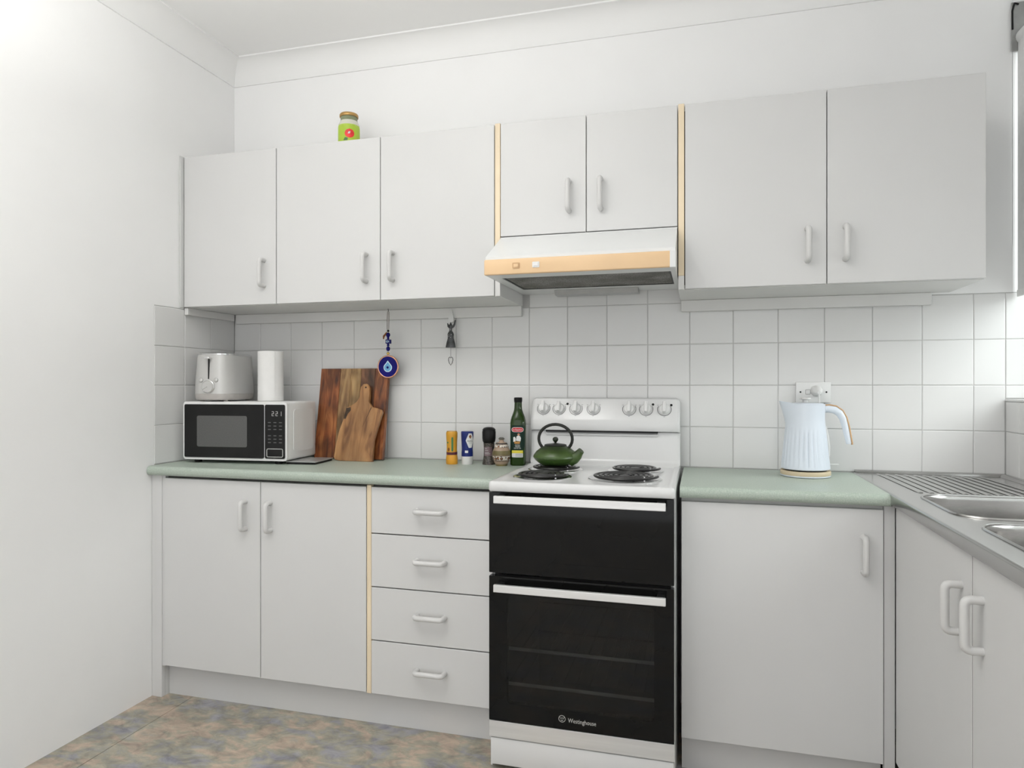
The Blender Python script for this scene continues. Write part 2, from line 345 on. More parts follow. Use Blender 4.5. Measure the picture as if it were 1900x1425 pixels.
def text_mesh(s, size, font_scale_x=1.0):
    cu = bpy.data.curves.new('txt', 'FONT'); cu.body = s; cu.size = size; cu.align_x = 'CENTER'; cu.align_y = 'CENTER'; cu.resolution_u = 2
    o = bpy.data.objects.new('txt', cu); COL.objects.link(o)
    dg = bpy.context.evaluated_depsgraph_get(); me = bpy.data.meshes.new_from_object(o.evaluated_get(dg))
    bpy.data.objects.remove(o); bpy.data.curves.remove(cu)
    me.materials.clear()
    for v in me.vertices: v.co.x *= font_scale_x
    return me
def text_front(name, s, size, m, parent, x, y, z, sx=1.0):
    """flat lettering facing -y"""
    me = text_mesh(s, size, sx)
    for v in me.vertices: v.co = Vector((x+v.co.x, y, z+v.co.y))
    me.materials.append(M[m]); return obj(name, me, None, parent)

# ------------------------------------------------------------------ room shell
XR, H = 2.96, 2.58          # right wall plane, ceiling height
YB = -4.6                   # the room runs on behind the camera into an open living area
floor = struct('floor', B((-0.12, YB, -0.10), (3.2, 0.12, -0.003)), 'gapdark', label='floor slab under the vinyl')
SEAM = 0.155
obj('vinyl_sheet', B((0.0, YB, -0.003), (SEAM-0.0012, 0.0, 0.0)), 'floor', floor)
obj('vinyl_sheet', B((SEAM+0.0012, YB, -0.003), (XR, 0.0, 0.0)), 'floor', floor)
wall_back = struct('wall_back', B((-0.12, 0.0021, -0.10), (3.25, 0.15, H+0.1)), 'grout', label='back wall, plaster above and square white tiles below')
obj('plaster', B((0.0, 0.0, 1.626), (2.98, 0.0066, H)), 'wall', wall_back)
obj('plaster', B((1.945, -0.004, 1.476), (2.979, 0.0066, 1.626)), 'wall', wall_back)
obj('plaster', B((0.0, 0.0, 1.476), (1.30, 0.0066, 1.626)), 'wall', wall_back)
obj('plaster', B((2.979, 0.0, 1.626), (3.12, 0.0066, H)), 'wall', wall_back)
obj('plaster', B((2.979, 0.0, 1.476), (3.12, 0.0066, 1.626)), 'wall', wall_back)
obj('plaster', B((0.0, 0.0, 0.0), (2.96, 0.0066, 0.86)), 'wall', wall_back)
wall_left = struct('wall_left', B((-0.12, YB, -0.10), (-0.0011, 0.0066, H+0.1)), 'grout', label='left wall, plain white plaster with a small tiled patch over the bench')
obj('plaster', B((-0.0056, YB, 0.0), (0.0, -0.462, H)), 'wall', wall_left)
obj('plaster', B((-0.0056, -0.462, 1.4766), (0.0, 0.0, H)), 'wall', wall_left)
obj('plaster', B((-0.0056, -0.462, 0.0), (0.0, 0.0, 0.862)), 'wall', wall_left)
SILL = 1.126; WY0, WY1, WTOP = -0.0, -1.62, 2.44
wall_right = struct('wall_right', B((XR+0.0021, WY1, -0.10), (3.2, 0.0020, SILL-0.008)), 'grout', label='right wall below and beside the kitchen window')
obj('plaster', B((XR, YB, 0.0), (3.2, WY1, H)), 'wall', wall_right)
obj('plaster', B((XR, WY1, WTOP), (3.2, 0.0, H)), 'wall', wall_right)
obj('plaster', B((XR, WY1, 0.0), (XR+0.006, 0.0, 0.862)), 'wall', wall_right)
obj('window_sill', B((XR-0.001, WY1, SILL-0.008), (3.12, -0.0005, SILL), 0.002), 'tile', wall_right)
ceiling = struct('ceiling', B((-0.12, YB, H), (3.2, 0.15, H+0.1)), 'ceiling', label='flat white ceiling')
# cove cornice, quarter-round hollow, mitred in the corners
def cove():
    c = arc(0.088, -0.088, 0.082, 180, 90, 8)       # hollow curve: (distance from wall, below ceiling)
    return [(0.0, -0.09), (0.006, -0.09)] + c + [(0.09, -0.006), (0.09, 0.0), (0.0, 0.0)]
pr = cove()
rg0 = [(q[0], YB, H+q[1]) for q in pr]; rg1 = [(q[0], -q[0], H+q[1]) for q in pr]; rg2 = [(XR-q[0], -q[0], H+q[1]) for q in pr]; rg3 = [(XR-q[0], YB, H+q[1]) for q in pr]
for i, (a, b) in enumerate(((rg0, rg1), (rg1, rg2), (rg2, rg3))):
    struct('trim_%d' % (i+1), loft(new(), [a, b]), 'cornice', True, label='white cove cornice along the ceiling')

# wall tiles, 150 mm with 2 mm joints
P_ = 0.152; TX0 = 0.1322; ZR = [0.8705, 1.0184, 1.1704, 1.3224, 1.4744, 1.6264]
tile_cache = {}
def tile_mesh(w, h):
    k = (round(w, 4), round(h, 4))
    if k not in tile_cache:
        bm = new(); t = 0.0066
        # face plane plus softened (cushioned) edge
        o = 0.0025
        rings = [[(0, t, 0), (w, t, 0), (w, t, h), (0, t, h)], [(0, 0.0016, 0), (w, 0.0016, 0), (w, 0.0016, h), (0, 0.0016, h)],
                 [(o*.4, 0.0005, o*.4), (w-o*.4, 0.0005, o*.4), (w-o*.4, 0.0005, h-o*.4), (o*.4, 0.0005, h-o*.4)], [(o, 0, o), (w-o, 0, o), (w-o, 0, h-o), (o, 0, h-o)]]
        loft(bm, rings); tile_cache[k] = mesh_of('tile', bm, 'tile')
    return tile_cache[k]
G = 0.0009
xs = [0.0005] + [TX0+P_*i for i in range(19)] + [XR]
rnd = random.Random(3)
for i in range(len(xs)-1):
    a, b = xs[i], xs[i+1]
    for r in range(5):
        z0, z1 = ZR[r], ZR[r+1]
        if r == 4 and not (1.25 < a < 1.98): continue
        w, h_ = b-a-2*G, z1-z0-2*G
        x_ = a+G
        o = obj('tile', tile_mesh(w, h_), None, wall_back); o.location = (x_, rnd.uniform(0, 0.0006), z0+G)
        o.rotation_euler = (rnd.uniform(-.0018, .0018), 0, rnd.uniform(-.0018, .0018))
for r in range(1, 4):       # run into the window recess
    z0 = ZR[r] if r > 1 else SILL; z1 = ZR[r+1]
    if r == 1: z0 = SILL+0.001
    o = obj('tile', tile_mesh(0.056, z1-z0-2*G), None, wall_back); o.location = (XR+G, 0, z0+G)
    o = obj('tile', tile_mesh(0.09, z1-z0-2*G), None, wall_back); o.location = (XR+0.06, 0, z0+G)
for k in range(3):
    y0 = -0.152*(k+1); y1 = -0.152*k - (0.0012 if k == 0 else 0)
    if k == 2: y0 = -0.462
    for r in range(4):
        o = obj('tile', tile_mesh(y1-y0-2*G, ZR[r+1]-ZR[r]-2*G), None, wall_left)
        o.rotation_euler = (0, 0, PI/2); o.location = (0.001, y0+G, ZR[r]+G)
ys = [-0.0005]+[-0.10-0.152*i for i in range(10)]+[WY1]
for k in range(len(ys)-1):
    for r in range(2):
        z0, z1 = (ZR[0], ZR[1]) if r == 0 else (ZR[1], SILL-0.009)
        o = obj('tile', tile_mesh(ys[k]-ys[k+1]-2*G, z1-z0-2*G), None, wall_right)
        o.rotation_euler = (0, 0, -PI/2); o.location = (XR-0.0002, ys[k]-G, z0+G)
# window
win = struct('window_1', frame(new(), rrect(WY1+.001, SILL+.001, WY0-.001, WTOP-.001, .002, 1), rrect(WY1+.05, SILL+.05, WY0-.05, WTOP-.05, .002, 1), 'x', 3.122, 3.165), 'white', label='white framed sliding window over the sink')
obj('light_block_panel', B((3.125, WY1+.05, 2.29), (3.16, WY0-.05, WTOP-.05)), 'white', win)  # added opaque panel, keeps window light above the blind off wall and ceiling
obj('mullion', B((3.125, -0.84, SILL+.05), (3.16, -0.80, 2.289), .003), 'white', win)
obj('pane', B((3.138, WY1+.05, SILL+.05), (3.142, -0.841, 2.289)), 'pane', win)
obj('pane', B((3.144, -0.799, SILL+.05), (3.148, -0.05, 2.289)), 'pane', win)
rb = thing('roller_blind', 'white roller blind half lowered in the window beside the wall cabinets', 'blind', (2.992, -0.007, 1.46))
obj('blind_fabric', B((-0.0006, -1.55, 0.0), (0.0006, 0.0, 0.83)), 'blind', rb)
obj('bottom_rail', B((-0.004, -1.55, -0.001), (0.004, -0.001, 0.022), .002), 'white', rb)
obj('roller_tube', tube(new(), [(0.018, -1.55, 0.845), (0.018, -0.004, 0.845)], 0.026, 20), 'blind', rb, True)
obj('bracket', B((-0.02, -0.004, 0.80), (0.05, 0.0, 0.96), .002), 'bracket', rb)
obj('bead_chain', tube(new(), [(-0.017, -0.006, 0.87), (-0.018, -0.007, 0.93), (-0.012, -0.007, 0.955), (0.0, -0.007, 0.95)], 0.003, 6), 'blackplastic', rb, True)
# unseen bowl pendant, added as a housing for the ceiling fill light
cl = thing('added_fill_pendant', 'added white bowl pendant out of view around the ceiling fill light', 'lamp', (1.0, -1.9, 2.58))
obj('ceiling_rose', lathe(new(), [(0.05, -0.025), (0.055, 0.0)], 32), 'white', cl, True)
for k in range(3):
    t = 2*PI*k/3; obj('chain', tube(new(), [(0.02*math.cos(t), 0.02*math.sin(t), -0.025), (0.238*math.cos(t), 0.238*math.sin(t), -0.61)], 0.002, 6), 'chrome', cl, True)
obj('bowl', loft(new(), [[(r_*math.cos(2*PI*j/40), r_*math.sin(2*PI*j/40), z) for j in range(40)] for r_, z in ((0.04, -0.745), (0.15, -0.72), (0.22, -0.67), (0.245, -0.61), (0.239, -0.61), (0.214, -0.665), (0.145, -0.713), (0.04, -0.737))]), 'fillbowl', cl, True)

# ------------------------------------------------------------------ handles
def handle_bm(L=0.098, out=0.032, r=0.0086):
    """D handle standing along z, feet on y=0, reaching to -y"""
    c = 0.012; pts = [(0, 0.0, -L/2), (0, -out+c, -L/2)]
    pts += [(0, -out+c-c*math.sin(t), -L/2+c-c*math.cos(t)) for t in [PI/2*k/5 for k in range(1, 6)]]
    pts += [(0, -out+c-c*math.cos(t), L/2-c+c*math.sin(t)) for t in [PI/2*k/5 for k in range(0, 6)]]
    pts += [(0, 0.0, L/2)]
    bm = tube(new(), pts, r, 14)
    return bm
H_MESH = mesh_of('handle', handle_bm(), 'handle', True)
def handle(parent, x, y, z, horizontal=False, rz=0.0):
    o = obj('handle', H_MESH, None, parent); o.location = (x, y, z)
    o.rotation_euler = (0, PI/2 if horizontal else 0, rz); return o
def door(parent, x0, x1, z0, z1, yf, t=0.017, name='door', m='laminate'):
    return obj(name, B((x0, yf, z0), (x1, yf+t, z1), 0.0012, 1), m, parent)

# ------------------------------------------------------------------ wall cabinets
UZ0, UZ1, UY = 1.481, 2.080, -0.316
def wall_cab(label, x0, x1, z0, splits, handles, left_strip=None, right_strip=None, hz=1.605, z1=UZ1, side_z0=None):
    t = thing('wall_cabinet', label, 'cabinet', (x0, 0, z0), 0, 'white wall cabinets')
    w = x1-x0; hgt = z1-z0; yb = UY+0.0185
    sz = (side_z0-z0) if side_z0 else 0.0
    obj('side_panel', B((0.0005, yb, 0), (0.016, -0.001, hgt)), 'carcass', t)
    obj('side_panel', B((w-0.016, yb, 0), (w-0.0005, -0.001, hgt)), 'carcass', t)
    obj('bottom_panel', B((0.016, yb, 0.0), (w-0.016, -0.001, 0.016)), 'carcass', t)
    obj('top_panel', B((0.016, yb, hgt-0.016), (w-0.016, -0.001, hgt)), 'carcass', t)
    obj('back_panel', B((0.016, -0.006, 0.016), (w-0.016, -0.001, hgt-0.016)), 'carcass', t)
    obj('gap_shade_sheet', B((0.016, yb+0.001, 0.016), (w-0.016, yb+0.012, hgt-0.016)), 'gapdark', t)  # dark sheet behind the doors, paints the shade seen in their gaps
    for k in range(len(splits)-1):
        a, b = splits[k]-x0, splits[k+1]-x0
        d_ = door(t, a+0.0013, b-0.0013, 0.0015 if not side_z0 else 0.0015, hgt-0.001, UY)
        hx, hzz = handles[k]
        h_ = handle(d_, hx-x0, UY, hzz-z0)
    return t
wall_cab('single door white wall cabinet against the left wall', 0.0015, 0.4300, UZ0, [0.0075, 0.4300], [(0.377, 1.602)])
wc_b = wall_cab('double door white wall cabinet above the cutting boards', 0.4305, 1.3230, UZ0, [0.4305, 0.8665, 1.3025], [(0.8105, 1.602), (0.917, 1.602)])
wc_c = wall_cab('short double door white cabinet above the range hood', 1.3235, 1.9235, 1.686, [1.3235, 1.6245, 1.9235], [(1.5665, 1.809), (1.6735, 1.809)])
wc_d = wall_cab('double door white wall cabinet above the kettle', 1.9240, 2.7950, UZ0, [1.9455, 2.3685, 2.7950], [(2.313, 1.604), (2.42, 1.604)])
def strip(parent, x0, x1, z0, z1, y0, y1, name='edge_strip'):
    o = obj(name, B((x0, y0, z0), (x1, y1, z1), 0.001, 1), 'cream', parent); o['label'] = 'yellowed cream edge strip'
obj('edge_strip', B((1.3035-0.4305, UY+0.002, 0.0), (1.3225-0.4305, UY+0.018, 0.128), 0.001, 1), 'carcass', wc_b)
strip(wc_b, 1.3035-0.4305, 1.3225-0.4305, 0.1285, 0.602, UY+0.002, UY+0.018)
obj('edge_strip', B((0.001, UY+0.002, 0.0), (0.0200, UY+0.018, 0.045), 0.001, 1), 'carcass', wc_d)
strip(wc_d, 0.001, 0.0200, 0.0455, 0.602, UY+0.002, UY+0.018)
fl = obj('filler_strip', B((-0.0005, -0.333, 0.0), (0.0045, UY+0.018, 0.60)), 'laminate', bpy.data.objects['wall_cabinet'])
# timber battens under the cabinets
def batten(label, a, b):
    return tag(obj('wall_batten', B(a, b, 0.0015, 1), 'carcass'), label, 'batten')
batten('white batten under the wall cabinets along the back wall by the evil eye charm', (0.022, -0.022, 1.440), (1.322, -0.0015, 1.4805))
batten('white batten under the wall cabinets on the left tiled wall', (0.0025, -0.308, 1.452), (0.0195, -0.024, 1.4805))
batten('white batten under the wall cabinets above the power outlet', (1.926, -0.026, 1.440), (2.738, -0.0055, 1.4805))

# ------------------------------------------------------------------ range hood
hd = thing('range_hood', 'white slide range hood with yellowed cream front above the stove', 'range hood', (1.325, 0, 1.52))
w = 0.597
obj('canopy', prism(new(), [(-0.002, 0.164), (-0.3155, 0.164), (-0.318, 0.160), (-0.489, 0.064), (-0.489, 0.024), (-0.002, 0.024)], 'x', 0.0, w), 'hood', hd)
obj('rim', frame(new(), rrect(0.0, -0.4885, w, -0.002, .002, 2), rrect(0.034, -0.418, w-0.016, -0.130, .004, 2), 'z', 0.005, 0.0235), 'hood', hd)
fs = obj('front_strip', B((-0.002, -0.500, 0.004), (w+0.001, -0.489, 0.054), 0.004, 3), 'hoodcream', hd, True)
obj('end_cap', B((w-0.016, -0.5012, 0.003), (w+0.002, -0.4895, 0.055), 0.002), 'hood', hd)
for k, x in enumerate((0.105, 0.170)):
    s = obj('switch', frame(new(), rrect(x-.0115, 0.022, x+.0115, 0.040, .002, 2), rrect(x-.008, 0.0255, x+.008, 0.0365, .001, 2), 'y', -0.5022, -0.5002), 'tanwood' if k == 0 else 'white', hd)
    obj('rocker', B((x-.0078, -0.5035, 0.0257), (x+.0078, -0.5003, 0.0363), .001), 'hoodcream' if k == 0 else 'white', s)
obj('grease_filter', B((0.035, -0.417, 0.0085), (w-0.017, -0.131, 0.0115)), 'filter', hd)
obj('filter_edge', frame(new(), rrect(0.0345, -0.4175, w-0.0165, -0.1305, .003, 2), rrect(0.040, -0.412, w-0.022, -0.136, .003, 2), 'z', 0.0068, 0.0084), 'blackplastic', hd)
obj('lamp_cover', prism(new(), [(-0.100, 0.0045), (-0.094, -0.012), (-0.034, -0.012), (-0.028, 0.0045)], 'x', 0.145, 0.452), 'slab', hd)

# ------------------------------------------------------------------ base cabinets and benchtops
BY = -0.476; BT = 0.869; BB = 0.834
DZ0, DZ1 = 0.122, 0.824
c1 = thing('base_cabinet', 'white double door base cabinet under the microwave', 'cabinet', (0.0, 0, 0.0), 0, 'white base cabinets')
obj('end_panel', B((0.001, BY+0.002, 0.0), (0.046, BY+0.020, BB-0.001), .001, 1), 'laminate', c1)
obj('side_panel', B((0.028, BY+0.0205, 0.0), (0.0458, -0.421, 0.1155)), 'laminate', c1)
obj('filler', B((0.046, BY+0.006, 0.118), (0.060, BY+0.020, BB-0.001)), 'laminate', c1)
obj('carcass', B((0.004, BY+0.021, 0.116), (0.8925, -0.002, BB-0.001)), 'gapdark', c1)
for a, b, hx in ((0.0605, 0.4740, 0.4145), (0.4768, 0.8925, 0.5175)):
    d_ = door(c1, a, b, DZ0, DZ1, BY); handle(d_, hx, BY, 0.703)
c2 = thing('drawer_cabinet', 'white base cabinet with four drawers beside the stove', 'cabinet', (0.0, 0, 0.0), 0, 'white base cabinets')
obj('carcass', B((0.895, BY+0.021, 0.116), (1.3505, -0.002, BB-0.001)), 'gapdark', c2)
strip(c2, 0.8945, 0.9110, 0.118, BB-0.004, BY+0.002, BY+0.020)
for z0, z1 in ((0.668, 0.824), (0.486, 0.664), (0.304, 0.482), (0.120, 0.300)):
    d_ = door(c2, 0.9125, 1.3505, z0, z1, BY, name='drawer_front')
    handle(d_, 1.131, BY, (z0+z1)/2+0.005 if z0 > .6 else z0+0.098, True)
tag(obj('kickboard', B((0.047, -0.437, 0.0), (1.3505, -0.421, 0.1155)), 'kick'), 'long grey kickboard under the base cabinets left of the stove', 'kickboard')
c3 = thing('base_cabinet', 'wide single door white base cabinet under the kettle', 'cabinet', (0.0, 0, 0.0), 0, 'white base cabinets')
obj('carcass', B((1.9395, BY+0.021, 0.116), (2.512, -0.002, BB-0.001)), 'carcass', c3)
d_ = door(c3, 1.9395, 2.488, 0.110, 0.822, BY); handle(d_, 2.4375, BY, 0.694)
obj('filler', B((2.490, BY+0.004, 0.0), (2.5175, BY+0.020, BB-0.001)), 'kick', c3)
tag(obj('kickboard', B((1.9395, -0.437, 0.0), (2.489, -0.421, 0.1095)), 'kick'), 'grey kickboard under the wide single door base cabinet', 'kickboard')
# benchtops: postformed edge
def benchtop(x0, x1, label):
    r = 0.0155; yf = -0.500
    prof = [(-0.0008, BB), (-0.0008, BT), (yf+r, BT)] + arc(yf+r, BT-r, r, 90, 180, 6)[1:] + arc(yf+r, BB+r, r, 180, 270, 6)[1:]
    return tag(obj('benchtop', prism(new(), prof, 'x', x0, x1), 'bench', None, True), label, 'benchtop')
benchtop(0.0018, 1.3640, 'sage green benchtop with rounded edge under the microwave')
benchtop(1.9350, 2.5030, 'short sage green benchtop with rounded edge under the kettle')

# sink run along the right wall
SX = 2.506; SYE = -1.60
c4 = thing('sink_cabinet', 'white double door base cabinet below the stainless sink', 'cabinet', (0.0, 0, 0.0))
obj('carcass', B((2.5365, SYE, 0.116), (2.958, -0.482, 0.64)), 'gapdark', c4)
obj('gap_shade_strip', B((2.5192, -1.0337, DZ0+.001), (2.5364, -1.0293, 0.830)), 'gapdark', c4)  # dark fill standing in for the shade between the two doors
obj('top_rail', B((2.5365, SYE, 0.64), (2.552, -0.482, 0.832)), 'gapdark', c4)
for y0, y1, hy in ((-1.0292, -0.4800, -0.978), (SYE, -1.0338, -1.088)):
    d_ = obj('door', B((2.518, y0, DZ0), (2.535, y1, 0.831), .0012, 1), 'laminate', c4)
    h_ = handle(d_, 2.518, hy, 0.708, rz=-PI/2)
tag(obj('kickboard', B((2.556, SYE, 0.0), (2.572, -0.438, 0.1155)), 'kick'), 'grey kickboard under the sink cabinet', 'kickboard')
sk = thing('kitchen_sink', 'stainless steel double bowl sink with ribbed drainer by the window', 'sink', (SX, 0.0, BT))
ZT = 0.003; x1 = XR-SX-0.002
yb0, yb1, yc0, yc1 = -0.497, -0.845, -0.907, -1.255
bx0, bx1 = 0.056, 0.395
def inset(pts, c, k): return [(c[0]+(q[0]-c[0])*k, c[1]+(q[1]-c[1])*k) for q in pts]
bm = new()
# deck split into strips round the bowls
def deck(x0, x1_, y0, y1, z=ZT): 
    vs = [bm.verts.new(q) for q in ((x0, y0, z), (x1_, y0, z), (x1_, y1, z), (x0, y1, z))]; bm.faces.new(vs)
RB = 0.075
def bowl_deck(x0, x1_, y0, y1, ox0, ox1, oy0, oy1):
    inner = rrect(x0, y0, x1_, y1, RB, 6)
    outer = []
    for q in inner:      # project to the outer rectangle
        cx, cy = (x0+x1_)/2, (y0+y1)/2; dx, dy = q[0]-cx, q[1]-cy
        kx = ((ox1-cx) if dx > 0 else (ox0-cx))/dx if abs(dx) > 1e-9 else 1e9
        ky = ((oy1-cy) if dy > 0 else (oy0-cy))/dy if abs(dy) > 1e-9 else 1e9
        k = min(kx, ky); outer.append((cx+dx*k, cy+dy*k))
    vi = [bm.verts.new((q[0], q[1], ZT)) for q in inner]; vo = [bm.verts.new((q[0], q[1], ZT)) for q in outer]; n = len(vi)
    for i in range(n): bm.faces.new((vi[i], vi[(i+1) % n], vo[(i+1) % n], vo[i]))
    cs = [(ox0, oy0), (ox1, oy0), (ox1, oy1), (ox0, oy1)]
    for c in cs:
        for i in range(n):
            a, b = vo[i].co, vo[(i+1) % n].co
            on = lambda v, q: (abs(v.x-q[0]) < 1e-6 or abs(v.y-q[1]) < 1e-6)
            if on(a, c) and on(b, c) and abs(a.x-b.x) > 1e-6 and abs(a.y-b.y) > 1e-6:
                bm.faces.new((vo[i], vo[(i+1) % n], bm.verts.new((c[0], c[1], ZT))))
deck(0.0, x1, -0.484, -0.001)
ym = (yb1+yc0)/2
bowl_deck(bx0, bx1, yb1, yb0, 0.0, x1, ym, -0.484)
bowl_deck(bx0, bx1, yc1, yc0, 0.0, x1, -1.268, ym)
deck(0.0, x1, SYE, -1.268)
bmesh.ops.remove_doubles(bm, verts=bm.verts[:], dist=1e-5)
obj('deck', bm, 'steel', sk)
r = 0.006
prof = [(0.004, 0.0), (0.004, ZT-0.0002), (0.0, ZT)] + arc(0.0, ZT-r, r, 90, 180, 4)[1:] + [(-r, -0.026), (-r+0.003, -0.030), (0.002, -0.030), (0.002, -0.005)]
obj('front_edge', prism(new(), prof, 'y', SYE, -0.002), 'steel', sk, True)
# raised beads: back, wall side and the lip between bench and drainer
obj('upstand', prism(new(), [(-0.001, ZT), (-0.001, 0.011), (-0.012, 0.012), (-0.020, 0.009), (-0.026, ZT)], 'x', 0.001, x1-0.001), 'steel', sk, True)
obj('upstand', prism(new(), [(x1, ZT), (x1, 0.011), (x1-0.011, 0.012), (x1-0.020, 0.009), (x1-0.026, ZT)], 'y', SYE, -0.0265), 'steel', sk, True)
for i in range(12):
    x = 0.062+0.0275*i
    obj('drainer_rib', tube(new(), [(x, -0.060, ZT+0.0002), (x+0.004, -0.10, ZT+0.0012), (x+0.014, -0.44, ZT+0.0012), (x+0.016, -0.465, ZT+0.0002)], 0.0050, 8, flat=(0.42, 1.25)), 'steel', sk, True)
for (y0, y1) in ((yb1, yb0), (yc1, yc0)):
    rings = []
    o_ = rrect(bx0, y0, bx1, y1, RB, 6); cc = ((bx0+bx1)/2, (y0+y1)/2)
    rings.append([(q[0], q[1], ZT+0.0002) for q in o_])
    rings.append([(q[0], q[1], ZT-0.003) for q in inset(o_, cc, 0.982)])
    rings.append([(q[0], q[1], ZT-0.012) for q in inset(o_, cc, 0.97)])
    rings.append([(q[0], q[1], -0.135) for q in inset(o_, cc, 0.93)])
    rings.append([(q[0], q[1], -0.150) for q in inset(o_, cc, 0.84)])
    rings.append([(q[0], q[1], -0.155) for q in inset(o_, cc, 0.16)])
    bwl = obj('bowl', loft(new(), rings, False, True), 'steel', sk, True)
    obj('rolled_rim', tube(new(), [(q[0], q[1], ZT+0.0008) for q in inset(o_, cc, 1.012)], 0.0035, 8, closed=True), 'steel', bwl, True)
    obj('waste', lathe(new(), [(0.038, -0.1545), (0.036, -0.152), (0.020, -0.1535)], 24, c=cc), 'chrome', bwl, True)

# ------------------------------------------------------------------ stove
st = thing('stove', 'white freestanding electric stove with black glass double oven', 'stove', (1.3705, 0, 0.0))
sw = 0.5545; YF = -0.600
obj('side_panel', B((0.0, -0.572, 0.0), (0.012, -0.012, 0.848)), 'enamel', st)
obj('side_panel', B((sw-0.012, -0.572, 0.0), (sw, -0.012, 0.848)), 'enamel', st)
obj('back_panel', B((0.012, -0.020, 0.02), (sw-0.012, -0.012, 0.848)), 'enamel', st)
for z in (0.03, 0.590, 0.835): obj('shelf_divider', B((0.012, -0.566, z), (sw-0.012, -0.021, z+0.010)), 'ovenin', st)
obj('oven_lining', B((0.0125, -0.045, 0.041), (sw-0.0125, -0.021, 0.589)), 'ovenin', st)
obj('oven_lining', B((0.0125, -0.5, 0.041), (0.030, -0.046, 0.589)), 'ovenin', st)
obj('oven_lining', B((sw-0.030, -0.5, 0.041), (sw-0.0125, -0.046, 0.589)), 'ovenin', st)
obj('grill_lining', B((0.0125, -0.045, 0.601), (sw-0.0125, -0.021, 0.834)), 'ovenin', st)
obj('front_trim', B((0.0, -0.578, 0.0), (0.006, -0.5725, 0.848)), 'enamel', st)
obj('front_trim', B((sw-0.006, -0.578, 0.0), (sw, -0.5725, 0.848)), 'enamel', st)
# oven racks seen dimly through the glass
for z in (0.352, 0.243):
    bm = new()
    tube(bm, [(0.032, -0.545, z), (sw-0.032, -0.545, z)], 0.0055, 8)
    rk = obj('oven_rack', bm, 'white', st, True); bm = new()
    tube(bm, [(0.032, -0.08, z), (sw-0.032, -0.08, z)], 0.003, 8)
    for k in range(12): tube(bm, [(0.05+k*0.0412, -0.545, z+0.003), (0.05+k*0.0412, -0.08, z+0.003)], 0.0016, 6)
    obj('rack_wires', bm, 'coil', rk, True)
def oven_door(z0, z1, wz0, wz1, name, bar_z, gm='ovenglass'):
    a, b = 0.0015, sw-0.0025
    d_ = obj(name, frame(new(), rrect(a, z0, b, z1, .002, 2), rrect(0.058, wz0, sw-0.058, wz1, .012, 2), 'y', YF, -0.5795), 'blackglass', st)
    obj('door_glass', B((0.058, YF+0.0004, wz0), (sw-0.058, YF+0.0045, wz1)), gm, d_)
    hb = obj('door_handle', B((0.0285, YF-0.046, bar_z-0.0110), (sw-0.024, YF-0.034, bar_z+0.0110), .0015), 'alu', d_)
    for x in (0.030, sw-0.050): obj('handle_post', B((x, YF-0.0335, bar_z-0.008), (x+0.022, YF-0.0002, bar_z+0.010), .003), 'blackplastic', d_)
    return d_
oven_door(0.600, 0.845, 0.640, 0.760, 'grill_door', 0.8295, 'blackglass')
od = oven_door(0.150, 0.590, 0.205, 0.535, 'oven_door', 0.5645)
# maker's mark on the oven door
lg = text_front('lettering', 'Westinghouse', 0.0185, 'print', od, 0.288, YF-0.0003, 0.178, 0.78)
cx = 0.228
obj('emblem_ring', tube(new(), [(cx+0.0098*math.cos(2*PI*k/28), YF-0.0003, 0.181+0.0098*math.sin(2*PI*k/28)) for k in range(28)], 0.0007, 6, closed=True), 'print', od)
obj('emblem_letter', tube(new(), [(cx-0.0058, YF-0.0003, 0.1848), (cx-0.003, YF-0.0003, 0.1795), (cx, YF-0.0003, 0.1845), (cx+0.003, YF-0.0003, 0.1795), (cx+0.0058, YF-0.0003, 0.1848)], 0.0006, 6), 'print', od)
obj('emblem_bar', B((cx-0.0035, YF-0.0008, 0.1752), (cx+0.0035, YF-0.0002, 0.1766)), 'print', od)
for dx in (-0.0058, 0.0, 0.0058): obj('emblem_dot', lathe(new(), [(0.0009, -0.0005), (0.0009, 0.0005)], 10), 'print', od).matrix_local = Matrix.Translation((cx+dx, YF-0.0003, 0.1852)) @ Matrix.Rotation(PI/2, 4, 'X')
obj('silver_strip', B((0.001, YF+0.002, 0.098), (sw-0.001, -0.5795, 0.1475), .001), 'alu', st)
obj('storage_drawer', B((0.004, YF+0.006, 0.012), (sw-0.003, -0.5795, 0.0935), .003), 'enamel', st, True)
# cooktop with raised rolled edge
ct_z = 0.879
bm = new()
cz = 0.848
outer = rrect(-0.0005, -0.606, sw+0.0005, -0.012, 0.010, 5)
def ringz(k_in, z): return [(q[0], q[1], z) for q in rrect(-0.0005+k_in, -0.606+k_in, sw+0.0005-k_in, -0.012-k_in, max(0.004, 0.012-k_in), 5)]
loft(bm, [ringz(0.003, cz), ringz(0, cz+0.004), ringz(0, ct_z-0.008), ringz(0.003, ct_z-0.002), ringz(0.010, ct_z), ringz(0.020, ct_z-0.001), ringz(0.027, ct_z-0.0055), ringz(0.05, ct_z-0.006)])
obj('cooktop', bm, 'enamel', st, True)
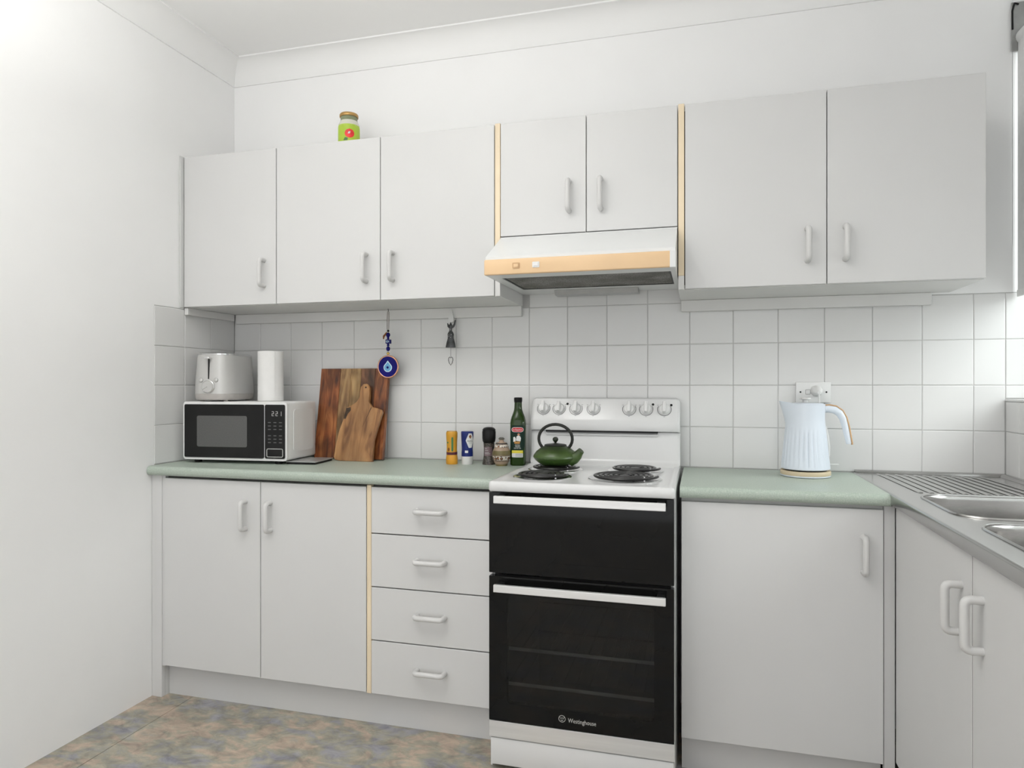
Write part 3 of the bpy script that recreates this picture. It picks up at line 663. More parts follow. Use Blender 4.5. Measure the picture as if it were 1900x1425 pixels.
# backguard / control panel
prof = [(-0.0125, 0.850), (-0.0125, 1.106), (-0.022, 1.121), (-0.034, 1.124), (-0.046, 1.119), (-0.078, 1.046), (-0.082, 1.034), (-0.082, 1.010), (-0.079, 1.0035), (-0.055, 1.0035), (-0.055, 1.0005), (-0.062, 0.998), (-0.066, 0.900), (-0.074, 0.886), (-0.086, 0.874), (-0.086, 0.850)]
def bg_ring(x, k):
    c = (-0.045, 0.98); return [(x, c[0]+(q[0]-c[0])*k, c[1]+(q[1]-c[1])*(1-(1-k)*0.35)) for q in prof]
bm = loft(new(), [bg_ring(0.001, 0.72), bg_ring(0.006, 0.90), bg_ring(0.016, 1.0), bg_ring(sw-0.016, 1.0), bg_ring(sw-0.006, 0.90), bg_ring(sw-0.001, 0.72)])
bgd = obj('backguard', bm, 'enamel', st, True)
obj('vent_slot', B((0.062, -0.0792, 0.9965), (0.475, -0.0562, 1.0032)), 'blackplastic', st)
obj('slot_lip', B((0.060, -0.0690, 0.9835), (0.476, -0.0565, 0.9935), .003), 'enamel', st)
# panel slope for the knobs
p0 = Vector((-0.046, 1.119)); p1 = Vector((-0.078, 1.046)); dv = (p0-p1).normalized()
ang = math.atan2(dv.x, dv.y)      # lean back from vertical
KN = [0.056, 0.106, 0.174, 0.236, 0.366, 0.434, 0.496]; KZ = [1.080]*4+[1.080]*3
KN = [0.050, 0.110, 0.174, 0.240, 0.372, 0.433, 0.498]
for k, x in enumerate(KN):
    z = 1.083; y = p1.x+(z-p1.y)/(p0.y-p1.y)*(p0.x-p1.x)
    bm = lathe(new(), [(0.0205, 0.0003), (0.0205, 0.003), (0.018, 0.008), (0.0165, 0.010), (0.0, 0.0101)][:4], 28)
    box(bm, (-0.0058, -0.0180, 0.0095), (0.0058, 0.0235, 0.027), .003)
    kb = obj('knob', bm, 'white', st, True)
    mtx = Matrix.Translation((x, y, z)) @ Matrix.Rotation(-ang, 4, 'X') @ Matrix.Rotation(PI/2, 4, 'X')
    kb.matrix_local = mtx
    rg = obj('dial_arc', tube(new(), [(0.0245*math.cos(t), 0.0245*math.sin(t), 0.0004) for t in [math.radians(a) for a in range(150, 391, 12)]], 0.0008, 5), 'blackplastic', kb)
    for a in (35, 145, 270):
        obj('dial_mark', B((0.0285*math.cos(math.radians(a))-0.003, 0.0285*math.sin(math.radians(a))-0.0005, 0.0002), (0.0285*math.cos(math.radians(a))+0.003, 0.0285*math.sin(math.radians(a))+0.0005, 0.0006)), 'dimprint', kb)
for x, z in ((0.1405, 1.1005), (0.457, 1.1005), (0.522, 1.0985)):
    y = p1.x+(z-p1.y)/(p0.y-p1.y)*(p0.x-p1.x)
    o = obj('indicator_light', lathe(new(), [(0.0046, 0.0002), (0.0046, 0.001), (0.003, 0.0014)], 16), 'blackplastic', st)
    o.matrix_local = Matrix.Translation((x, y, z)) @ Matrix.Rotation(-ang, 4, 'X') @ Matrix.Rotation(PI/2, 4, 'X')
# coil hotplates
def hotplate(x, y, R, turns):
    z = ct_z-0.006
    hp = obj('hotplate', tube(new(), [((0.020+(R-0.026)*k/(turns*40))*math.cos(2*PI*k/40), (0.020+(R-0.026)*k/(turns*40))*math.sin(2*PI*k/40), 0.0105) for k in range(turns*40+1)], 0.0052, 8, flat=(0.75, 1.0)), 'coil', st, True)
    hp.location = (x, y, z)
    obj('drip_bowl', lathe(new(), [(R-0.004, 0.0002), (R+0.008, 0.0002), (R+0.0085, 0.002), (R+0.006, 0.0035), (R+0.002, 0.0035), (R-0.004, 0.0015), (R*0.5, 0.0010), (0.02, 0.0010)], 48), 'chrome', hp, True)
    obj('coil_clip', B((R*0.62-0.002, -R*0.62-0.003, 0.004), (R*0.62+0.002, -R*0.62+0.003, 0.0165)), 'chrome', hp)
    obj('hub', lathe(new(), [(0.016, 0.006), (0.016, 0.012), (0.008, 0.013)], 20), 'coil', hp, True)
    return hp
hotplate(0.1300, -0.430, 0.088, 4); hotplate(0.3920, -0.405, 0.108, 5); hotplate(0.4060, -0.190, 0.088, 4); hotplate(0.1300, -0.226, 0.088, 4)

# ------------------------------------------------------------------ teapot on the rear left hotplate
tp = thing('teapot', 'green cast iron teapot with black hoop handle on the stove', 'teapot', (1.5005, -0.226, 0.8880))
obj('body', lathe(new(), [(0.030, 0.0), (0.045, 0.0015), (0.058, 0.008), (0.072, 0.020), (0.0785, 0.030), (0.0775, 0.036), (0.068, 0.050), (0.052, 0.062), (0.042, 0.067), (0.040, 0.069)], 48), 'teapot', tp, True)
obj('lid', lathe(new(), [(0.0385, 0.0685), (0.0395, 0.0725), (0.036, 0.0745), (0.018, 0.077), (0.006, 0.0785)], 40), 'castblack', tp, True)
obj('lid_knob', lathe(new(), [(0.004, 0.0785), (0.0045, 0.082), (0.0085, 0.086), (0.0105, 0.091), (0.0090, 0.097), (0.004, 0.1005)], 24), 'teapot', tp, True)
sp = [(0.056, -0.012, 0.025), (0.071, -0.016, 0.030), (0.082, -0.019, 0.039), (0.089, -0.021, 0.049), (0.096, -0.023, 0.0565)]
obj('spout', tube(new(), sp, [0.025, 0.0215, 0.0170, 0.0135, 0.0115], 16), 'teapot', tp, True)
hp_ = []
for k in range(25):
    t = math.radians(-48+276*k/24); hp_.append((0.0605*math.cos(t)*1.0, 0.0, 0.094+0.0505*math.sin(t)))
obj('handle', tube(new(), hp_, 0.0054, 10), 'castblack', tp, True)
for s in (-1, 1): obj('lug', B((s*0.0425-0.005, -0.006, 0.052), (s*0.0425+0.005, 0.006, 0.062), .003), 'castblack', tp, True)

# ------------------------------------------------------------------ microwave and what stands on it
mw = thing('microwave', 'white countertop microwave with black door on the green bench', 'microwave', (0.045, -0.362, BT), math.radians(4.5))
MWW, MWD, MZ0, MZ1 = 0.441, 0.236, 0.0145, 0.238
obj('case', B((0.001, 0.012, MZ0), (MWW-0.001, MWD, MZ1), .009, 3), 'white', mw, True)
obj('front_frame', prism(new(), rrect(0.0, MZ0-0.001, MWW, MZ1, 0.012, 4), 'y', 0.0, 0.0118), 'white', mw)
dr = obj('door', prism(new(), rrect(0.007, MZ0+0.008, 0.347, MZ1-0.010, 0.006, 3), 'y', -0.003, -0.0001), 'microblack', mw)
obj('door_window', prism(new(), rrect(0.062, 0.064, 0.276, 0.184, 0.007, 3), 'y', -0.0036, -0.0031), 'greyscreen', dr)
cp = obj('control_panel', prism(new(), rrect(0.3510, MZ0+0.008, MWW-0.007, MZ1-0.010, 0.006, 3), 'y', -0.003, -0.0001), 'microblack', mw)
obj('button_outline', frame(new(), rrect(0.3585, 0.028, 0.4265, 0.061, 0.006, 3), rrect(0.3608, 0.0303, 0.4242, 0.0587, 0.004, 3), 'y', -0.0040, -0.0031), 'print', cp)
SEG = {'2': 'abged', '1': 'bc'}     # seven-segment clock
def digit(ch, x, z, s):
    bm = new(); w_, h_, t_ = 0.009*s, 0.018*s, 0.0016*s
    q = {'a': ((0, h_-t_), (w_, h_)), 'g': ((0, h_/2-t_/2), (w_, h_/2+t_/2)), 'd': ((0, 0), (w_, t_)), 'b': ((w_-t_, h_/2), (w_, h_)), 'c': ((w_-t_, 0), (w_, h_/2)), 'e': ((0, 0), (t_, h_/2)), 'f': ((0, h_/2), (t_, h_))}
    for k in SEG[ch]:
        a, b = q[k]; box(bm, (x+a[0], -0.0037, z+a[1]), (x+b[0], -0.0031, z+b[1]))
    return bm
for ch, x in (('2', 0.380), ('2', 0.396), ('1', 0.411)): obj('display_digit', digit(ch, x, 0.185, 0.95), 'print', cp)
bm = new()
for zz in (0.160, 0.147, 0.134, 0.110, 0.097, 0.084):
    for xx in (0.370, 0.393, 0.416): box(bm, (xx-0.006, -0.0035, zz-0.0015), (xx+0.006, -0.0031, zz+0.0015))
obj('button_print', bm, 'dimprint', cp)
obj('side_emboss', prism(new(), rrect(0.050, 0.045, MWD-0.03, MZ1-0.030, 0.014, 4), 'x', MWW-0.0012, MWW+0.0012), 'white', mw)
for x in (0.045, MWW-0.05):
    for y in (0.03, MWD-0.04): obj('foot', lathe(new(), [(0.013, 0.0), (0.015, MZ0)], 16, c=(x, y)), 'blackplastic', mw, True)

MT = BT+MZ1
to = thing('toaster', 'pale grey toaster with dial and lever on top of the microwave', 'toaster', (0.1205, -0.212, MT), math.radians(9))
def sell(x, y, z, n=40, pw=4.5):
    out = []
    for j in range(n):
        t = 2*PI*j/n; ct, s_ = math.cos(t), math.sin(t); q = (abs(ct)**pw+abs(s_)**pw)**(-1/pw); out.append((x*q*ct, y*q*s_, z))
    return out
obj('base', loft(new(), [sell(0.071, 0.120, 0.006), sell(0.076, 0.125, 0.012), sell(0.0775, 0.1265, 0.030)]), 'toasterbase', to, True)
obj('body', loft(new(), [sell(0.0775, 0.1265, 0.0305), sell(0.076, 0.125, 0.09), sell(0.072, 0.121, 0.150), sell(0.0695, 0.1185, 0.183)]), 'toaster', to, True)
obj('top_rim', loft(new(), [sell(0.0700, 0.119, 0.1835), sell(0.0700, 0.119, 0.189), sell(0.065, 0.114, 0.1925), sell(0.058, 0.107, 0.1925)]), 'chrome', to, True)
for x in (-0.022, 0.022): obj('bread_slot', B((x-0.013, -0.075, 0.1926), (x+0.013, 0.075, 0.1938)), 'blackplastic', to)
yf = -0.1250
obj('lever_slot', B((-0.0022, yf-0.0005, 0.088), (0.0022, yf+0.006, 0.170)), 'blackplastic', to)
obj('lever', B((-0.012, yf-0.018, 0.166), (0.012, yf+0.002, 0.175), .003), 'chrome', to, True)
kn = obj('dial', lathe(new(), [(0.0245, 0.0), (0.0245, 0.008), (0.0215, 0.012), (0.008, 0.0125)], 32), 'toaster', to, True)
kn.matrix_local = Matrix.Translation((0.0, yf+0.0015, 0.058)) @ Matrix.Rotation(PI/2, 4, 'X')
obj('dial_ring', tube(new(), [(0.0245*math.cos(2*PI*k/36), 0.0245*math.sin(2*PI*k/36), 0.007) for k in range(36)], 0.0014, 6, closed=True), 'chrome', kn, True)
obj('dial_pointer', B((-0.021, -0.0115, 0.0122), (-0.002, -0.0095, 0.0135)).copy() if False else tube(new(), [(-0.020, -0.010, 0.013), (0.0, 0.0, 0.013)], 0.0016, 6), 'print', kn)
for x in (-0.031, 0.031):
    bt = obj('button', lathe(new(), [(0.0075, 0.0), (0.0075, 0.004), (0.005, 0.0055)], 20), 'toaster', to, True)
    bt.matrix_local = Matrix.Translation((x, yf+0.0015, 0.084)) @ Matrix.Rotation(PI/2, 4, 'X')
    obj('button_ring', tube(new(), [(0.0078*math.cos(2*PI*k/24), 0.0078*math.sin(2*PI*k/24), 0.002) for k in range(24)], 0.0011, 6, closed=True), 'bracket', bt, True)
for x in (-0.05, 0.05):
    for y in (-0.085, 0.085): obj('foot', lathe(new(), [(0.008, 0.0), (0.009, 0.0068)], 14, c=(x, y)), 'toasterbase', to, True)

pt = thing('paper_towel_roll', 'upright white paper towel roll beside the toaster on the microwave', 'paper towel', (0.3005, -0.165, MT))
bm = new(); R0 = 0.0505
rings = []
for z in (0.0, 0.0015, 0.200, 0.2025): rings.append([((R0-(0.002 if z in (0.0, 0.2025) else 0))*math.cos(2*PI*j/48), (R0-(0.002 if z in (0.0, 0.2025) else 0))*math.sin(2*PI*j/48), z) for j in range(48)])
inn = [[(0.02*math.cos(2*PI*j/48), 0.02*math.sin(2*PI*j/48), z) for j in range(48)] for z in (0.2025, 0.0)]
obj('paper_roll', loft_closed(new(), rings+inn), 'paper', pt, True)
obj('cardboard_core', frame(new(), [(0.0199*math.cos(2*PI*j/32), 0.0199*math.sin(2*PI*j/32)) for j in range(32)], [(0.0185*math.cos(2*PI*j/32), 0.0185*math.sin(2*PI*j/32)) for j in range(32)], 'z', 0.001, 0.2015), 'terracotta', pt)
obj('loose_edge', prism(new(), [((R0+0.0003+0.0007*k/6)*math.cos(math.radians(-62+4*k)), (R0+0.0003+0.0007*k/6)*math.sin(math.radians(-62+4*k))) for k in range(7)]+[((R0+0.0011+0.0010*k/6)*math.cos(math.radians(-62+4*k)), (R0+0.0011+0.0010*k/6)*math.sin(math.radians(-62+4*k))) for k in range(6, -1, -1)], 'z', 0.002, 0.2005), 'paper', pt)

# ------------------------------------------------------------------ kitchen scale, boards
ks = thing('kitchen_scale', 'thin flat kitchen scale with grey top and black base beside the microwave', 'kitchen scale', (0.4660, -0.308, BT), math.radians(5))
obj('base', B((0.003, 0.003, 0.0), (0.119, 0.150, 0.0078), .001), 'blackplastic', ks)
obj('platform', B((0.0, 0.0, 0.0080), (0.122, 0.154, 0.0118), .001), 'slab', ks)
LB, LT = -0.101, -0.043        # front face of the big board at bench level and at its top
cbd = thing('cutting_board', 'large rectangular acacia cutting board of glued staves leaning on the tiles', 'cutting board', (0.4600, LB, BT))
lean = math.atan2(LT-LB, 0.370)
cbd.rotation_euler = (-lean, 0, 0)
ws = [0.0, 0.092, 0.140, 0.187, 0.250, 0.308]
for k in range(5):
    obj('stave', B((ws[k]+0.0002, 0.0, 0.0045), (ws[k+1]-0.0002, 0.020, 0.376), .0012, 1), ['stave_red', 'stave_tan', 'stave_light', 'stave_dark', 'stave_red'][k], cbd)
sbd = thing('serving_board', 'small rustic olive wood board with handle leaning on the big cutting board', 'cutting board', (0.0, -0.150, BT))
sbd.rotation_euler = (-math.atan2(0.078, 0.331), 0, 0)
def zl(z): return (z-BT)*1.0274
out = [(0.577, 0.883), (0.584, 0.8735), (0.605, 0.8700), (0.655, 0.8692), (0.748, 0.8695), (0.746, 0.925), (0.745, 0.953), (0.755, 1.001), (0.7695, 1.063), (0.764, 1.074), (0.748, 1.079), (0.722, 1.084), (0.706, 1.105), (0.7055, 1.131), (0.703, 1.160), (0.696, 1.173), (0.687, 1.178), (0.672, 1.176), (0.662, 1.163), (0.660, 1.140), (0.661, 1.122), (0.650, 1.104), (0.626, 1.088), (0.609, 1.081), (0.602, 1.040), (0.589, 0.994), (0.580, 0.934)]
def rounded_board(bm, pts, y0, y1, e):
    c = (sum(q[0] for q in pts)/len(pts), sum(q[1] for q in pts)/len(pts)); n = len(pts)
    def ins(k):
        res = []
        for i in range(n):
            a, b, d = Vector(pts[i-1]), Vector(pts[i]), Vector(pts[(i+1) % n])
            t = (d-a).normalized(); res.append((b.x-t.y*k, b.y+t.x*k))
        return res
    i1 = ins(e)
    loft(bm, [[(q[0], y0, q[1]) for q in i1], [(q[0], y0+e, q[1]) for q in pts], [(q[0], y1-e, q[1]) for q in pts], [(q[0], y1, q[1]) for q in i1]])
    return bm
obj('board', rounded_board(new(), [(x, zl(z)) for x, z in out], 0.0, 0.016, 0.002), 'olivewood', sbd, True)
obj('split', prism(new(), [(0.7185, zl(1.0825)), (0.7210, zl(1.0815)), (0.690, zl(1.004))], 'y', -0.0006, 0.001), 'bark', sbd)
obj('hole', lathe(new(), [(0.0035, -0.0006), (0.0035, 0.002)], 14), 'bark', sbd).matrix_local = Matrix.Translation((0.686, 0.0005, zl(1.162))) @ Matrix.Rotation(PI/2, 4, 'X')
obj('bark_knot', prism(new(), [(0.609, zl(1.078)), (0.628, zl(1.082)), (0.630, zl(1.070)), (0.618, zl(1.055)), (0.611, zl(1.035)), (0.603, zl(1.036))], 'y', -0.0005, 0.001), 'bark', sbd)

# ------------------------------------------------------------------ bench bottles
def wrap_convex(bm, poly, rf, off=0.0004, nz=10, ns=8, sx=1.0, sy=1.0):
    """convex outline (s metres round the front, z) laid on a turned surface of radius rf(z); s=0 faces -y"""
    zs = [q[1] for q in poly]; z0, z1 = min(zs), max(zs)
    def span(z):
        xsn = []
        for i in range(len(poly)):
            a, b = poly[i], poly[(i+1) % len(poly)]
            if (a[1]-z)*(b[1]-z) <= 0 and abs(a[1]-b[1]) > 1e-9:
                xsn.append(a[0]+(z-a[1])/(b[1]-a[1])*(b[0]-a[0]))
        return min(xsn), max(xsn)
    rows = []
    for i in range(nz+1):
        z = z0+(z1-z0)*(0.0005+0.999*i/nz); a, b = span(z); r_ = rf(z)+off; row = []
        for j in range(ns+1):
            s_ = a+(b-a)*j/ns; t = s_/rf(z); row.append(bm.verts.new((r_*math.sin(t)*sx, -r_*math.cos(t)*sy, z)))
        rows.append(row)
    for i in range(nz):
        for j in range(ns): bm.faces.new((rows[i][j], rows[i][j+1], rows[i+1][j+1], rows[i+1][j]))
    return bm
def wrap_text(name, s, size, m, parent, s0, z0, rf, off=0.0007, sx=1.0):
    me = text_mesh(s, size, sx)
    for v in me.vertices:
        z = z0+v.co.y; t = (s0+v.co.x)/rf(z); r_ = rf(z)+off; v.co = Vector((r_*math.sin(t), -r_*math.cos(t), z))
    me.materials.append(M[m]); return obj(name, me, None, parent)
def pf(prof):
    def f(z):
        for i in range(len(prof)-1):
            if prof[i][1] <= z <= prof[i+1][1] and prof[i+1][1] > prof[i][1]:
                k = (z-prof[i][1])/(prof[i+1][1]-prof[i][1]); return prof[i][0]+k*(prof[i+1][0]-prof[i][0])
        return prof[-1][0]
    return f
aim = lambda x, y: math.atan2(1.9955-x, (y+2.5919))       # turn a label towards the room
# honey-coloured squeeze bottle
x, y = 1.0745, -0.128
yb = thing('squeeze_bottle', 'yellow squeeze bottle with green stripe beside the blue bottle', 'bottle', (x, y, BT), aim(x, y)*0.6)
pr_c = [(0.0205, 0.0), (0.0225, 0.003), (0.0225, 0.022), (0.0205, 0.036)]
obj('cap', lathe(new(), pr_c, 32), 'yellowcap', yb, True)
pr_y = [(0.0205, 0.0362), (0.0208, 0.045), (0.0200, 0.06), (0.0205, 0.085), (0.0220, 0.11), (0.0222, 0.119), (0.0200, 0.124)]
bd = obj('body', lathe(new(), pr_y, 32), 'yellow', yb, True); f = pf(pr_y)
obj('foil_top', lathe(new(), [(0.0198, 0.1242), (0.0195, 0.127), (0.012, 0.1275)], 32), 'lidgold', yb, True)
obj('maroon_band', wrap_convex(new(), [(-0.034, 0.0364), (0.034, 0.0364), (0.034, 0.0475), (-0.034, 0.0465)], f, ns=18), 'maroon', bd)
obj('green_stripe', wrap_convex(new(), [(0.0015, 0.050), (0.0075, 0.050), (0.0085, 0.054), (0.0085, 0.100), (0.0075, 0.104), (0.0015, 0.104), (0.0005, 0.100), (0.0005, 0.054)], f), 'green', bd)
obj('brown_seed', wrap_convex(new(), [(-0.010+0.0045*math.cos(t), 0.057+0.0075*math.sin(t)) for t in [2*PI*k/16 for k in range(16)]], f), 'brown', bd)
obj('green_mark', wrap_convex(new(), [(-0.019, 0.080), (-0.011, 0.080), (-0.011, 0.086), (-0.019, 0.086)], f), 'green', bd)
# blue maple squeeze bottle
x, y = 1.1345, -0.121
bb = thing('squeeze_bottle', 'deep blue squeeze bottle with white cap and MAPLE label', 'bottle', (x, y, BT), aim(x, y)*0.6)
obj('cap', lathe(new(), [(0.0195, 0.0), (0.0205, 0.003), (0.0220, 0.031)], 32), 'labelwhite', bb, True)
pr_b = [(0.0222, 0.0312), (0.0222, 0.045), (0.0212, 0.058), (0.0222, 0.085), (0.0240, 0.112), (0.0243, 0.122), (0.0225, 0.126), (0.015, 0.1265)]
bd = obj('body', lathe(new(), pr_b, 32), 'blue', bb, True); f = pf(pr_b[:7])
obj('label', wrap_convex(new(), [(-0.003, 0.092), (0.0085, 0.064), (0.021, 0.064), (0.032, 0.092), (0.021, 0.119), (0.0085, 0.119)], f, ns=12), 'labelwhite', bd)
wrap_text('lettering', 'MAPLE', 0.0085, 'darkband', bd, 0.0145, 0.0895, f, 0.0009, 0.95)
wrap_text('small_lettering', 'SYRUP', 0.0040, 'darkband', bd, 0.0145, 0.0825, f, 0.0009)
obj('leaf_emblem', wrap_convex(new(), [(0.0145, 0.098), (0.0205, 0.107), (0.0145, 0.115), (0.0085, 0.107)], f, 0.0008), 'brown', bd)
obj('white_badge', wrap_convex(new(), [(-0.006, 0.045), (0.006, 0.045), (0.006, 0.054), (-0.006, 0.054)], f), 'labelwhite', bd)
# pepper mill
x, y = 1.2150, -0.100
pm = thing('pepper_mill', 'pepper grinder with black top and clear body of peppercorns', 'pepper mill', (x, y, BT), aim(x, y)*0.6)
pr_p = [(0.0255, 0.0), (0.0258, 0.004), (0.0235, 0.016), (0.0205, 0.032), (0.0200, 0.060), (0.0215, 0.082)]
bd = obj('glass_body', lathe(new(), pr_p, 32), 'pepper', pm, True)
obj('label', wrap_convex(new(), [(-0.018, 0.033), (0.015, 0.033), (0.015, 0.068), (-0.018, 0.068)], pf(pr_p), ns=12), 'mauve', bd)
for k, zz in enumerate((0.061, 0.054, 0.046, 0.041)): obj('label_line', wrap_convex(new(), [(-0.015, zz), (-0.005+0.004*k, zz), (-0.005+0.004*k, zz+0.0016), (-0.015, zz+0.0016)], pf(pr_p), 0.0007, 2), 'print', bd)
obj('grinder_top', lathe(new(), [(0.0205, 0.0823), (0.0240, 0.088), (0.0258, 0.100), (0.0262, 0.124), (0.0250, 0.128), (0.0252, 0.133), (0.020, 0.139), (0.010, 0.142)], 32), 'blackplastic', pm, True)
# painted ceramic pot
x, y = 1.2730, -0.128
cpot = thing('ceramic_pot', 'small painted ceramic lidded pot with leaf bands beside the oil bottle', 'pot', (x, y, BT))
pr_q = [(0.0215, 0.0), (0.0225, 0.003), (0.0235, 0.007), (0.0290, 0.016), (0.0335, 0.030), (0.0345, 0.042), (0.0335, 0.052), (0.0300, 0.061), (0.0262, 0.067)]
bd = obj('body', lathe(new(), pr_q, 36), 'terracotta', cpot, True); f = pf(pr_q)
def ring_band(name, z0, z1, m, par, f_, n=4, off=0.0005):
    obj(name, lathe(new(), [(f_(z0)+0.0001, z0)]+[(f_(z0+(z1-z0)*k/n)+off, z0+(z1-z0)*k/n) for k in range(n+1)]+[(f_(z1)+0.0001, z1)], 36, cap0=False, cap1=False), m, par, True)
ring_band('foot_band', 0.0005, 0.0065, 'olive', bd, f)
ring_band('glaze_line', 0.0185, 0.0205, 'darkband', bd, f); ring_band('leaf_band', 0.0225, 0.0375, 'band', bd, f)
ring_band('glaze_line', 0.0385, 0.0398, 'darkband', bd, f); ring_band('olive_band', 0.041, 0.0575, 'olive', bd, f)
pr_l = [(0.0268, 0.0672), (0.0268, 0.070), (0.0235, 0.080), (0.0190, 0.086), (0.0105, 0.088), (0.0085, 0.091), (0.0080, 0.097)]
ld = obj('lid', lathe(new(), pr_l, 36), 'terracotta', cpot, True); f2 = pf(pr_l)
ring_band('leaf_band', 0.0705, 0.0795, 'band', ld, f2); ring_band('glaze_line', 0.0810, 0.0850, 'darkband', ld, f2)
obj('lid_knob', lathe(new(), [(0.0082, 0.0972), (0.0115, 0.099), (0.0115, 0.102), (0.007, 0.106)], 24), 'knobgrey', ld, True)
# olive oil bottle, squared body
x, y = 1.3290, -0.095
ob = thing('oil_bottle', 'tall green olive oil bottle with dark label and red badge', 'bottle', (x, y, BT), aim(x, y)*0.7)
hw = 0.0295; PWB = 3.4
pr_o = [(hw-0.003, 0.0), (hw, 0.004), (hw, 0.160), (hw-0.0012, 0.171), (0.0255, 0.182), (0.0205, 0.195), (0.0165, 0.206), (0.0148, 0.216), (0.0140, 0.237)]
bm = new(); rings = []
for r_, z in pr_o:
    pw = PWB if z < 0.165 else max(2.0, PWB-(z-0.16)*45); ring = []
    for j in range(64):
        t = 2*PI*j/64; ct, s_ = math.cos(t), math.sin(t); q = (abs(ct)**pw+abs(s_)**pw)**(-1/pw); ring.append((r_*q*ct, r_*q*s_, z))
    rings.append(ring)
obj('glass', loft(bm, rings), 'bottlegreen', ob, True)
obj('cap', lathe(new(), [(0.0150, 0.2372), (0.0150, 0.243), (0.0157, 0.244), (0.0157, 0.254), (0.014, 0.256)], 28), 'blackplastic', ob, True)
def ob_y(x): return -hw*(max(0.0, 1-abs(x/hw)**PWB))**(1/PWB)
def ob_patch(name, poly, m, par, off):
    bm = wrap_convex(new(), poly, lambda z: 1.0, 0.0, 10, 14)
    for v in bm.verts:
        x = math.asin(max(-1, min(1, v.co.x))); v.co = Vector((x, ob_y(x)-off, v.co.z))
    return obj(name, bm, m, par)
def ob_text(s_, size, z0, par, off, sx=1.0, name='lettering'):
    me = text_mesh(s_, size, sx)
    for v in me.vertices: v.co = Vector((v.co.x, ob_y(v.co.x)-off, z0+v.co.y))
    me.materials.append(M['labelwhite']); return obj(name, me, None, par)
lb = ob_patch('label', rrect(-0.0262, 0.058, 0.0262, 0.152, .004, 3), 'labelgreen', ob, 0.0004)
bdg = ob_patch('brand_badge', rrect(-0.0225, 0.1265, 0.0225, 0.1445, .0088, 6), 'labelwhite', lb, 0.0009)
ob_patch('badge_field', rrect(-0.0208, 0.1280, 0.0208, 0.1430, .0073, 6), 'red', bdg, 0.0013)
ob_text('La Española', 0.0092, 0.1353, bdg, 0.0018, 0.80, 'brand_lettering')
ob_patch('shirt_print', [(-0.006, 0.094), (0.011, 0.092), (0.013, 0.104), (0.009, 0.112), (0.002, 0.114), (-0.004, 0.110)], 'labelwhite', lb, 0.0009)
ob_patch('head_print', arc(0.004, 0.1175, 0.0045, 0, 340, 16), 'skin', lb, 0.0010)
ob_patch('jug_print', [(-0.016, 0.090), (-0.008, 0.090), (-0.0065, 0.102), (-0.010, 0.109), (-0.016, 0.108)], 'labelwhite', lb, 0.0011)
ob_patch('basket_print', [(-0.011, 0.083), (0.008, 0.083), (0.010, 0.0915), (-0.013, 0.0915)], 'basket', lb, 0.0013)
for s_, zz in (('EXTRA', 0.0775), ('VIRGIN', 0.0720), ('OLIVE OIL', 0.0662)): ob_text(s_, 0.0060, zz, lb, 0.0010)
ob_patch('yellow_sticker', rrect(-0.0215, 0.0475, 0.0205, 0.0580, .0005, 1), 'labelyellow', ob, 0.0010)
ws_ = ob_patch('white_sticker', rrect(-0.0215, 0.0320, 0.0205, 0.0473, .0005, 1), 'labelwhite', ob, 0.0010)
for k, zz in enumerate((0.043, 0.0365)): ob_patch('sticker_line', rrect(-0.008, zz, 0.018, zz+0.0016, 0.0002, 1), 'dimprint', ws_, 0.0014)

# ------------------------------------------------------------------ kettle
kt = thing('kettle', 'pale blue fluted electric kettle with wooden base ring', 'kettle', (2.3310, -0.140, BT))
obj('power_base', lathe(new(), [(0.070, 0.0), (0.0775, 0.002), (0.0775, 0.006)], 48), 'kettle', kt, True)
obj('wood_ring', lathe(new(), [(0.0775, 0.0062), (0.0782, 0.008), (0.0782, 0.018), (0.0770, 0.020)], 48), 'beech', kt, True)
obj('shadow_gap', lathe(new(), [(0.066, 0.0202), (0.066, 0.0245)], 48), 'blackplastic', kt, True)
def kr(z):      # body radius
    k = (z-0.025)/(0.240-0.025)
    return 0.0765-0.0165*min(1, k/0.75)+0.001*max(0, (k-0.75)/0.25)
rings = []; NS = 144
zs = [0.0248, 0.027, 0.032, 0.040, 0.060, 0.085, 0.110, 0.135, 0.150, 0.160, 0.175, 0.195, 0.215, 0.232, 0.2395]
for z in zs:
    ring = []
    for j in range(NS):
        t = 2*PI*j/NS; r_ = kr(z)
        if z < 0.026: r_ -= 0.003
        fl_ = max(0.0, min(1.0, (0.160-z)/0.02))*max(0.0, min(1, (z-0.032)/0.006))
        r_ -= 0.0016*fl_*abs(math.sin(t*14))**0.5*0 + 0.0034*fl_*(1-abs(math.sin(t*14)))**2.2
        sp_ = max(0.0, (z-0.165)/0.075)**1.4*max(0.0, math.cos(t-PI))**9
        r_ += 0.022*sp_
        zz = z+(0.010*max(0.0, (z-0.20)/0.04)*max(0.0, math.cos(t-PI))**3)
        ring.append((r_*math.cos(t), r_*math.sin(t), zz))
    rings.append(ring)
obj('body', loft(new(), rings), 'kettle', kt, True)
obj('lid', lathe(new(), [(0.056, 0.2397), (0.056, 0.2415), (0.050, 0.2430), (0.012, 0.2440)], 40), 'kettle', kt, True)
obj('lid_knob', lathe(new(), [(0.0085, 0.2442), (0.0095, 0.253), (0.0180, 0.2555), (0.0180, 0.2590), (0.0165, 0.2610)], 28), 'toaster', kt, True)
hpts = [(0.050, 0, 0.222), (0.070, 0, 0.2245), (0.090, 0, 0.221), (0.105, 0, 0.210), (0.115, 0, 0.192), (0.122, 0, 0.165), (0.128, 0, 0.135), (0.133, 0, 0.110)]
hrad = [0.0125, 0.0130, 0.0130, 0.0125, 0.0115, 0.0105, 0.0095, 0.0085]
obj('handle', tube(new(), hpts, hrad, 16, flat=(1.0, 0.95)), 'kettle', kt, True)
